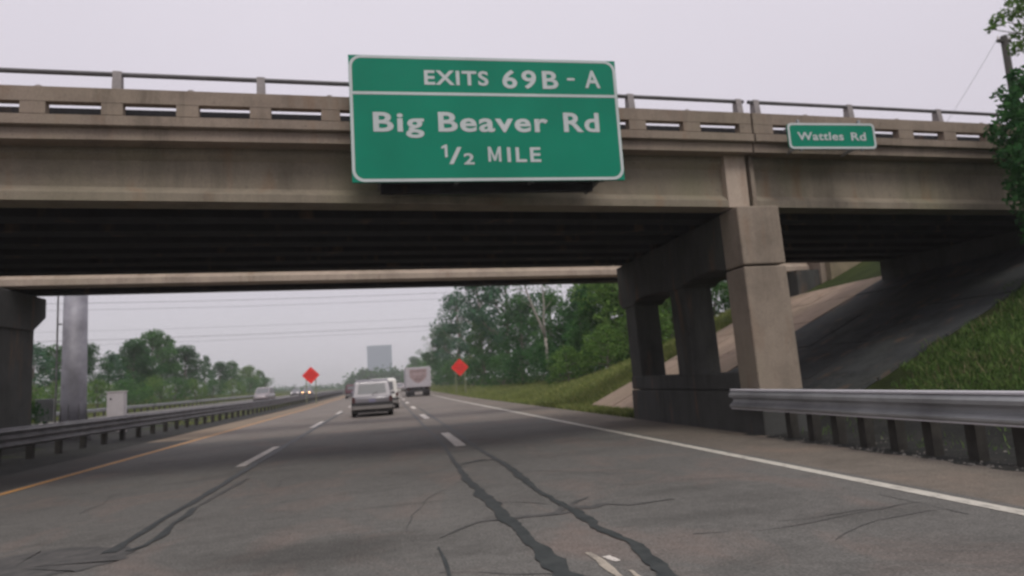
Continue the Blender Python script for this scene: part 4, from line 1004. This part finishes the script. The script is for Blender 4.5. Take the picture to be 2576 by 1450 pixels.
# foreground bush at the right end of the overpass
bf = empty('roadside_tree', (15.2, 12.2, float(terr(15.2, 12.2))), 'leafy tree crowding the right end of the overpass parapet', 'tree')
r_ = np.random.RandomState(21); P = []; m_ = MB(); dxb = -.62
m_.tube([(15.6, 12.0, 2.8), (15.3, 11.9, 4.4), (14.9, 11.8, 6.0), (14.6, 11.7, 7.0)], [.13, .10, .06, .02], 8)
cl = [(14.3, 11.6, 7.0, .30), (14.0, 11.6, 6.65, .34), (13.75, 11.5, 6.2, .30), (14.5, 11.7, 6.3, .5), (13.9, 11.6, 5.7, .42), (14.6, 11.8, 5.6, .55), (13.6, 11.5, 5.3, .30), (14.2, 11.7, 5.0, .45), (14.9, 11.8, 5.0, .6), (13.9, 11.7, 4.6, .32), (14.6, 11.9, 4.3, .5), (15.2, 12, 6.2, .6), (15.2, 12, 4.4, .6), (14.5, 11.9, 3.8, .38), (15.4, 12, 7.1, .5), (15.0, 11.8, 7.3, .35), (13.35, 11.6, 5.9, .15), (14.9, 12.0, 3.5, .45), (14.0, 11.5, 7.15, .13)]
for (x, y, z, s) in cl:
    n = int(1050 * s * s + 200 * s); d = r_.normal(size=(n, 3)); d /= np.linalg.norm(d, axis=1)[:, None]; P.append(np.array([x + dxb, y, z]) + d * s * (r_.rand(n)[:, None] ** .45) * np.array([1.1, 1, 1]))
    m_.tube([(15.2 - .2 * (z - 4), 11.9, max(3.4, z - .8)), (x + dxb, y, z)], [.03, .008], 5)
V_ = leaf_quads(np.concatenate(P), .075, r_) - np.array(wloc(bf)); o = bpy.data.objects.new('crown', quad_mesh('crown', V_, M['leaf_dark'])); C.objects.link(o); o.parent = bf
m_.build('trunk', M['bark'], bf)
# overhanging tree at the top right corner
ov = empty('overhanging_tree', (24.6, 17.6, float(terr(24.6, 17.6))), 'tall tree whose sparse branches reach in at the top right corner', 'tree')
m_ = MB(); m_.tube([(24.6, 17.6, 5.2), (23.6, 17.2, 9.0), (22.8, 17.0, 12.5), (22.4, 17, 15)], [.25, .2, .13, .05], 8)
r_ = np.random.RandomState(31); P = []
for (x, y, z, s) in [(20.6, 17, 12.6, .35), (20.0, 17, 12.25, .25), (20.9, 17, 11.9, .38), (20.5, 17, 11.3, .25), (21.3, 17, 12.7, .6), (21.5, 17, 11.5, .5), (22.3, 17, 12.4, .9), (22.6, 17, 14, 1.2), (19.7, 17, 11.95, .13), (21.0, 17, 13.2, .4), (23.5, 17, 12.5, 1.2)]:
    n = int(260 * s * s + 150 * s); d = r_.normal(size=(n, 3)); d /= np.linalg.norm(d, axis=1)[:, None]; x -= .45; z -= .55; P.append(np.array([x, y, z]) + d * s * (r_.rand(n)[:, None] ** .4))
    m_.tube([(22.9, 17, z - .4), (x, y, z)], [.04, .01], 5)
m_.build('trunk', M['bark'], ov)
V_ = leaf_quads(np.concatenate(P), .10, r_) - np.array(wloc(ov)); o = bpy.data.objects.new('crown', quad_mesh('crown', V_, M['leaf_light'])); C.objects.link(o); o.parent = ov

# grass: tufts of blades
def grass(name, n, fx, h, wd, mt, seed, label, keep=None):
    r_ = np.random.RandomState(seed); X, Y = fx(r_, n)
    if keep is not None:
        kk = keep(X, Y, r_); X, Y = X[kk], Y[kk]; n = len(X)
    Z = terr(X, Y); a = r_.uniform(0, 6.283, n); hh = h * r_.uniform(.4, 1.3, n); ln = r_.normal(size=(n, 2)) * .45 * hh[:, None]
    dx, dy = np.cos(a) * wd * r_.uniform(.6, 1.4, n), np.sin(a) * wd * r_.uniform(.6, 1.4, n)
    V = np.stack([np.stack([X - dx, Y - dy, Z], 1), np.stack([X + dx, Y + dy, Z], 1), np.stack([X + dx * .4 + ln[:, 0] * .7, Y + dy * .4 + ln[:, 1] * .7, Z + hh * .7], 1), np.stack([X + ln[:, 0], Y + ln[:, 1], Z + hh], 1)], 1).reshape(-1, 3)
    o = bpy.data.objects.new(name, quad_mesh(name, V, mt)); C.objects.link(o); return tag(o, label, 'grass', None, 'stuff')
def edge_ok(X, Y, r_):
    lim = 12.6 + (X - 9.5) * .10 + .35 * np.sin(X * 2.3) + .25 * np.sin(X * 7.1) - r_.rand(len(X)) ** 2 * 1.4
    return (Y < lim) & (X > 9.1 + r_.rand(len(X)) * .5 + np.clip(Y - 9.6, 0, 3) * .35)
M['straw'] = leafm('dry_straw_blades', (0.16, 0.14, 0.07), (0.34, 0.30, 0.17), 0.2)
grass('dry_grass', 9000, lambda r_, n: (r_.uniform(8.8, 19, n), r_.uniform(2.5, 13.4, n)), .17, .010, M['straw'], 33, 'dry straw coloured stems scattered through the green bank', lambda X, Y, r_: edge_ok(X, Y, r_) & ((np.sin(X * 2.1 + Y) + np.sin(Y * 1.3 - X * .7) + r_.normal(size=len(X)) * .6) > .4))
patchy = lambda X, Y, r_: (np.sin(X * 1.7 + 2 * np.sin(Y * .8)) + np.sin(Y * 2.1 + X) + r_.normal(size=len(X)) * .9) > -.9
grass('embankment_grass', 95000, lambda r_, n: (r_.uniform(8.6, 19, n), r_.uniform(2.5, 13.6, n)), .12, .013, M['grass_deep'], 3, 'green grass covering the bank behind the right guardrail', edge_ok)
grass('verge_grass', 60000, lambda r_, n: (7.25 + 8.5 * r_.rand(n) ** 1.4, 20.2 + 55 * r_.rand(n) ** 1.6), .17, .03, M['grass'], 4, 'yellowish green grass on the verge beyond the bridges', lambda X, Y, r_: ~((X > 8.3) & (Y < 28.1)) & ((Y > 22) | (X < 8.3)))
grass('far_bank_grass', 30000, lambda r_, n: (r_.uniform(8.5, 24, n), r_.uniform(28.1, 46, n)), .24, .03, M['grass'], 14, 'rough grass on the bank past the slope paving')
grass('far_verge_grass', 16000, lambda r_, n: (7.3 + 5.5 * r_.rand(n), 70 + 130 * r_.rand(n)), .2, .05, M['grass'], 6, 'grass strip running away beside the right shoulder')
grass('guardrail_weeds', 700, lambda r_, n: (7.5 + r_.rand(n) ** .6 * 1.4, r_.uniform(2, 12.2, n)), .14, .012, M['grass_deep'], 8, 'sparse weeds below the right guardrail', patchy)
grass('median_grass', 16000, lambda r_, n: (-13.7 + 3.6 * r_.rand(n) ** 1.3, 40 + 120 * r_.rand(n) ** 1.3), .17, .03, M['grass'], 9, 'thin grass in the median behind the left guardrail', patchy)
grass('far_side_grass', 20000, lambda r_, n: (r_.uniform(-33, -26.3, n), 45 + 150 * r_.rand(n)), .3, .05, M['grass'], 10, 'grass beyond the opposing road below the trees')
# gravel crumbs beside the shoulder
r_ = random.Random(9); m_ = MB()
for k in range(900):
    x = 6.95 + 1.3 * r_.random() ** 1.5; y = r_.uniform(2.5, 12.0); s = r_.uniform(.006, .022) * (1.8 if r_.random() < .06 else 1)
    m_.add([(x - s, y - s * .7, -.0), (x + s, y - s * .5, 0), (x + s * .6, y + s, 0), (x - s * .7, y + s * .8, 0), (x + s * .1, y, s * 1.1)], [(0, 1, 4), (1, 2, 4), (2, 3, 4), (3, 0, 4)])
tag(m_.build('gravel', M['stone']), 'loose gravel and crumbs along the right shoulder edge', 'gravel', None, 'stuff')

# ------------------------------------------------------------------ utility pole, wires, tower
up = empty('utility_pole', (25.8, 22.0, 5.2), 'slim utility pole standing behind the right end of the overpass', 'utility pole')
m_ = MB(); m_.tube([(25.45, 22, 5.0), (25.5, 22, 14.05)], [.17, .13], 10); m_.build('pole', M['wood_post'], up, smooth=True)
m_ = MB(); m_.box(25.1, 25.75, 21.9, 22.0, 13.75, 13.87); m_.build('crossarm', M['wood_post'], up)
for X in (25.15, 25.7):
    m_ = MB(); m_.tube([(X, 21.95, 13.87), (X, 21.95, 14.0)], [.05, .035], 8); m_.build('insulator', M['cabinet'], up)
def wire(p, q, sag, label, rad=.02, group='overhead power cables'):
    m_ = MB(); pts = []
    for k in range(17):
        t_ = k / 16; pt = Vector(p).lerp(Vector(q), t_); pt.z -= sag * 4 * t_ * (1 - t_); pts.append(pt)
    m_.tube(pts, rad, 5); mid = Vector(p)
    o = m_.build('power_cable', M['wire'], None, loc=p); tag(o, label, 'cable', group)
wire((25.2, 21.95, 14.0), (50.1, 60.0, 16.6), 1.0, 'thin cable sloping down left from the utility pole', .007)
wire((25.7, 21.95, 14.0), (60, 30, 16), .6, 'short cable leaving the utility pole to the right', .014)
wire((-75, 120, 18.9), (60, 120, 18.2), 1.2, 'topmost power cable just below the bridge at left', .030)
wire((-75, 121, 17.9), (60, 121, 17.3), 1.2, 'second power cable from the top below the bridge', .024)
wire((-75, 120, 14.2), (60, 120, 13.6), 1.0, 'middle faint power cable crossing the grey sky', .016)
wire((-75, 120, 12.6), (60, 120, 12.2), .9, 'power cable crossing just above the left trees', .030)
wire((-75, 121, 11.9), (60, 121, 11.5), .9, 'lowest faint power cable above the orange sign', .016)

tw = empty('office_tower', (-13.4, 900, .7), 'square glass office tower hazy on the horizon ahead', 'building')
M['tower_wall'] = plain('tower_concrete', (0.20, 0.26, 0.32), 0.6); M['tower_glass'] = plain('tower_glass', (0.15, 0.20, 0.26), 0.25)  # distance haze is mixed into both colours as a bluish tint
x0, x1, y0, y1, H_ = -24.0, 7.6, 900, 931, 55.0
m_ = MB(); m_.box(x0, x1, y0, y1, 0, H_); m_.build('wall', M['tower_wall'], tw)
m_ = MB(); m_.box(x0 - .3, x1 + .3, y0 - .3, y1 + .3, H_ - 1.2, H_ + .3); m_.build('roof', M['tower_wall'], tw)
wme = None
for fl in range(14):
    for c_ in range(10):
        xx = x0 + 1.2 + c_ * 2.95; zz_ = 2 + fl * 3.7
        if wme is None:
            m_ = MB(); m_.box(0, 2.5, -.25, .1, 0, 2.4); o = mk('window', m_.v, m_.f, M['tower_glass'], tw, local=True); wme = o.data
        else:
            o = bpy.data.objects.new('window', wme); C.objects.link(o); o.parent = tw
        o.location = Vector((xx, y0, zz_)) - tw.location

# ------------------------------------------------------------------ haze
m = bpy.data.materials.new('hazy_air'); m.use_nodes = True; t = m.node_tree; t.nodes.clear()
o_ = t.nodes.new('ShaderNodeOutputMaterial'); pv = t.nodes.new('ShaderNodeVolumePrincipled')
pv.inputs['Color'].default_value = (0.97, 0.98, 1.0, 1); pv.inputs['Density'].default_value = 0.0007; pv.inputs['Anisotropy'].default_value = 0.2
t.links.new(pv.outputs[0], o_.inputs['Volume'])
m_ = MB(); m_.box(-1600, 1600, -260, 3600, -1.4, 62)
hz = m_.build('haze', m); tag(hz, 'thin pale haze filling the air over the highway', 'haze', None, 'stuff')
